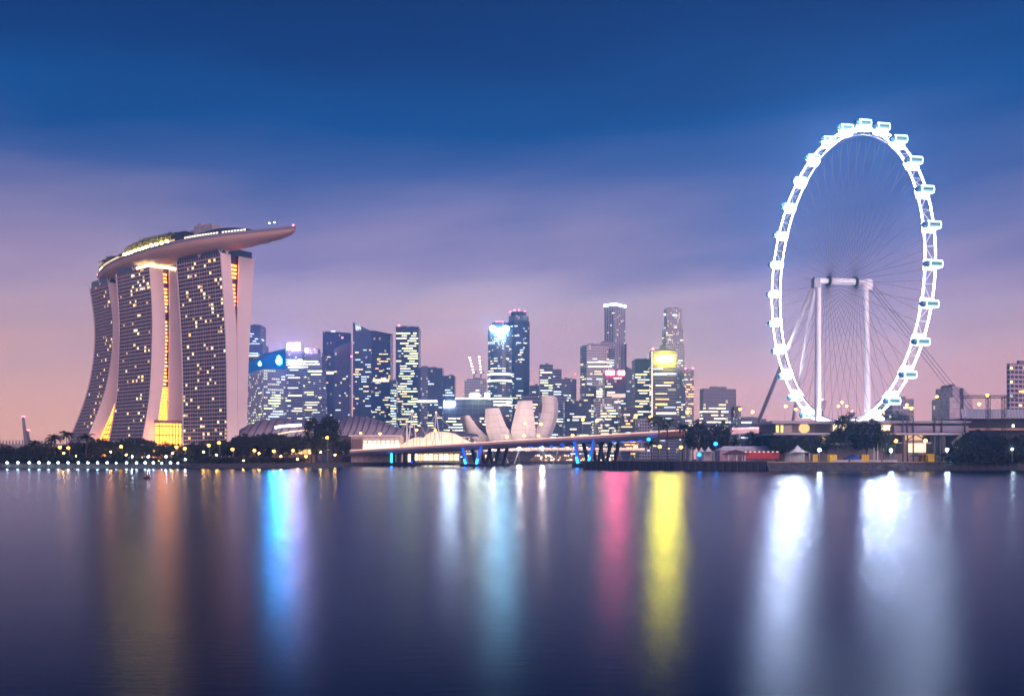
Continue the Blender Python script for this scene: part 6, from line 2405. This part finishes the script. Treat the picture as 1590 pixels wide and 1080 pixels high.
# tarpaulin stack
root = thing('tarpaulin_stack', 'stack covered with a blue tarpaulin between two yellow containers', 'stack', (gx(1325, 438), 440, 3.5))
mb = MB()
rows = []
rnd = random.Random(4)
for k in range(13):
    px = 1313 + k * 2.0
    hgt = 2.0 + 1.2 * math.sin(PI * k / 12) + rnd.uniform(-.2, .2)
    x = gx(px, 438)
    rows.append([Vector((x, 437, 3.5)), Vector((x, 437.3, 3.5 + hgt * .8)), Vector((x, 439, 3.5 + hgt)), Vector((x, 441, 3.5 + hgt * .7)), Vector((x, 441.4, 3.5))])
mb.grid(rows)
mb.build('tarpaulin', M_BLUE, root)
mb = MB()
mb.box((gx(1325, 439), 439, 3.7), (5.5, 3.5, .4))
mb.build('pallet', M_BARK, root)
for k, (a, b, lab) in enumerate(((1296, 1318, 'long pale barrier on the quay right of the floodlamp'), (1321, 1341, 'pale barrier below the blue tarpaulin stack'), (1350, 1368, 'pale barrier beneath the dark round tree by the terminal'), (1371, 1394, 'pale barrier below the left white floodlamp of the walkway'))):
    root = thing('concrete_barrier', lab, 'barrier', (gx((a + b) / 2, 430), 431.5, 3.55), 'pale barriers on the quay')
    x0, x1 = gx(a, 431), gx(b, 431)
    mb = MB()
    for xx in range(3):
        xa = x0 + (x1 - x0) * xx / 3
        xb = x0 + (x1 - x0) * (xx + .94) / 3
        sec = [(-.45, 0), (-.4, .25), (-.18, .5), (-.14, 1.0), (.14, 1.0), (.18, .5), (.4, .25), (.45, 0)]
        rA, rB = [Vector((xa, 431.5 + y, 3.55 + z)) for y, z in sec], [Vector((xb, 431.5 + y, 3.55 + z)) for y, z in sec]
        mb.grid([rA, rB], smooth=False, closed=True)
        mb.face(rA)
        mb.face(list(reversed(rB)))
    mb.build('blocks', plain('barrier_pale', (.50, .50, .56), .7), root)
# thin goal-like white frame on the quay
for px, lab in ((1357, 'left white pole on the quay before the dark round tree'), (1363, 'right white pole on the quay before the dark round tree')):
    root = thing('white_pole', lab, 'pole', (gx(px, 436), 436, 3.5), 'white poles on the quay')
    mb = MB()
    mb.tube([(gx(px, 436), 436, 3.5), at(px, 688, 436)], .14, 6)
    mb.build('shaft', M_WHITE, root)
    mb = MB()
    mb.lathe((gx(px, 436), 436, 3.5), [(.5, 0), (.5, .12), (.2, .3)], 8)
    mb.build('foot', M_CONC, root)
# umbrella / parasol by the yellow box
root = thing('parasol', 'dark open parasol beside the yellow box under the walkway', 'parasol', (gx(1423, 438), 438, 3.5))
mb = MB()
c = Vector((gx(1423, 438), 438, 3.5))
mb.lathe(c, [(.05, 4.2), (1.2, 3.8), (2.6, 3.0), (3.0, 2.5), (2.6, 2.8), (.1, 3.7)], 10)
mb.build('canopy', M_DROOF, root)
mb = MB()
mb.tube([c, c + Vector((0, 0, 4))], .06, 5)
mb.build('pole', M_STEEL, root)
# buoys on the water
for lab, px, py, sc, red in (('channel buoy with a red top mark in the water at left', 228, 743, 1.0, True), ('small dark buoy floating right of the channel buoy', 323, 741, .45, False)):
    Y = CZ * F / (py - HY)
    root = thing('buoy', lab, 'buoy', (gx(px, Y), Y, 0))
    c = Vector((gx(px, Y), Y, 0))
    mb = MB()
    mb.lathe(c, [(.05, -.4 * sc), (.8 * sc, -.3 * sc), (.9 * sc, .25 * sc), (.5 * sc, .6 * sc), (.05, .7 * sc)], 12)
    mb.build('float', plain('buoy_dark', (.06, .03, .03), .5), root)
    mb = MB()
    mb.tube([c + Vector((0, 0, .6 * sc)), c + Vector((0, 0, 2.0 * sc))], .12 * sc, 6)
    mb.build('top_mark', plain('buoy_red', (.45, .05, .04), .5) if red else M_DSTEEL, root)
# dark moored boat at the bend of the left bank
root = thing('moored_boat', 'dark flat boat moored at the bend of the left bank', 'boat', (gx(300, 496), 496, 0))
c = Vector((gx(299, 496), 496, 0))
mb = MB()
rows = []
for k in range(9):
    t = k / 8
    hw = 1.7 * math.sin(PI * min(1, .12 + t * .88)) ** .5
    x = -6 + 12 * t
    sh = .9 + 1.1 * (1 - t) ** 2
    rows.append([c + Vector((x, -hw, sh)), c + Vector((x * .94, -hw * .7, -.3)), c + Vector((x * .94, hw * .7, -.3)), c + Vector((x, hw, sh))])
mb.grid(rows, smooth=True, closed=True)
mb.build('hull', M_DSTEEL, root)
mb = MB()
mb.box(c + Vector((1.5, 0, 1.7)), (4, 2.2, 1.7))
mb.build('cabin', M_DCONC, root)

# ================================================================ the evening haze over the whole place
mb = MB()
mb.box((0, 960, 134), (5400, 2120, 272))
hz = mb.build('haze', [], org=(0, 0, 0))
hm = bpy.data.materials.new('haze')
t_ = nodes_of(hm)
o_ = t_.nodes.new('ShaderNodeOutputMaterial')
v_ = t_.nodes.new('ShaderNodeVolumePrincipled')
v_.inputs['Color'].default_value = (.17, .46, 1.0, 1)
v_.inputs['Density'].default_value = .00032
v_.inputs['Anisotropy'].default_value = .7
v_.inputs['Density Attribute'].default_value = ''
v_.inputs['Temperature Attribute'].default_value = ''
t_.links.new(v_.outputs[0], o_.inputs['Volume'])
hz.data.materials.append(hm)
tag(hz, kind='stuff')
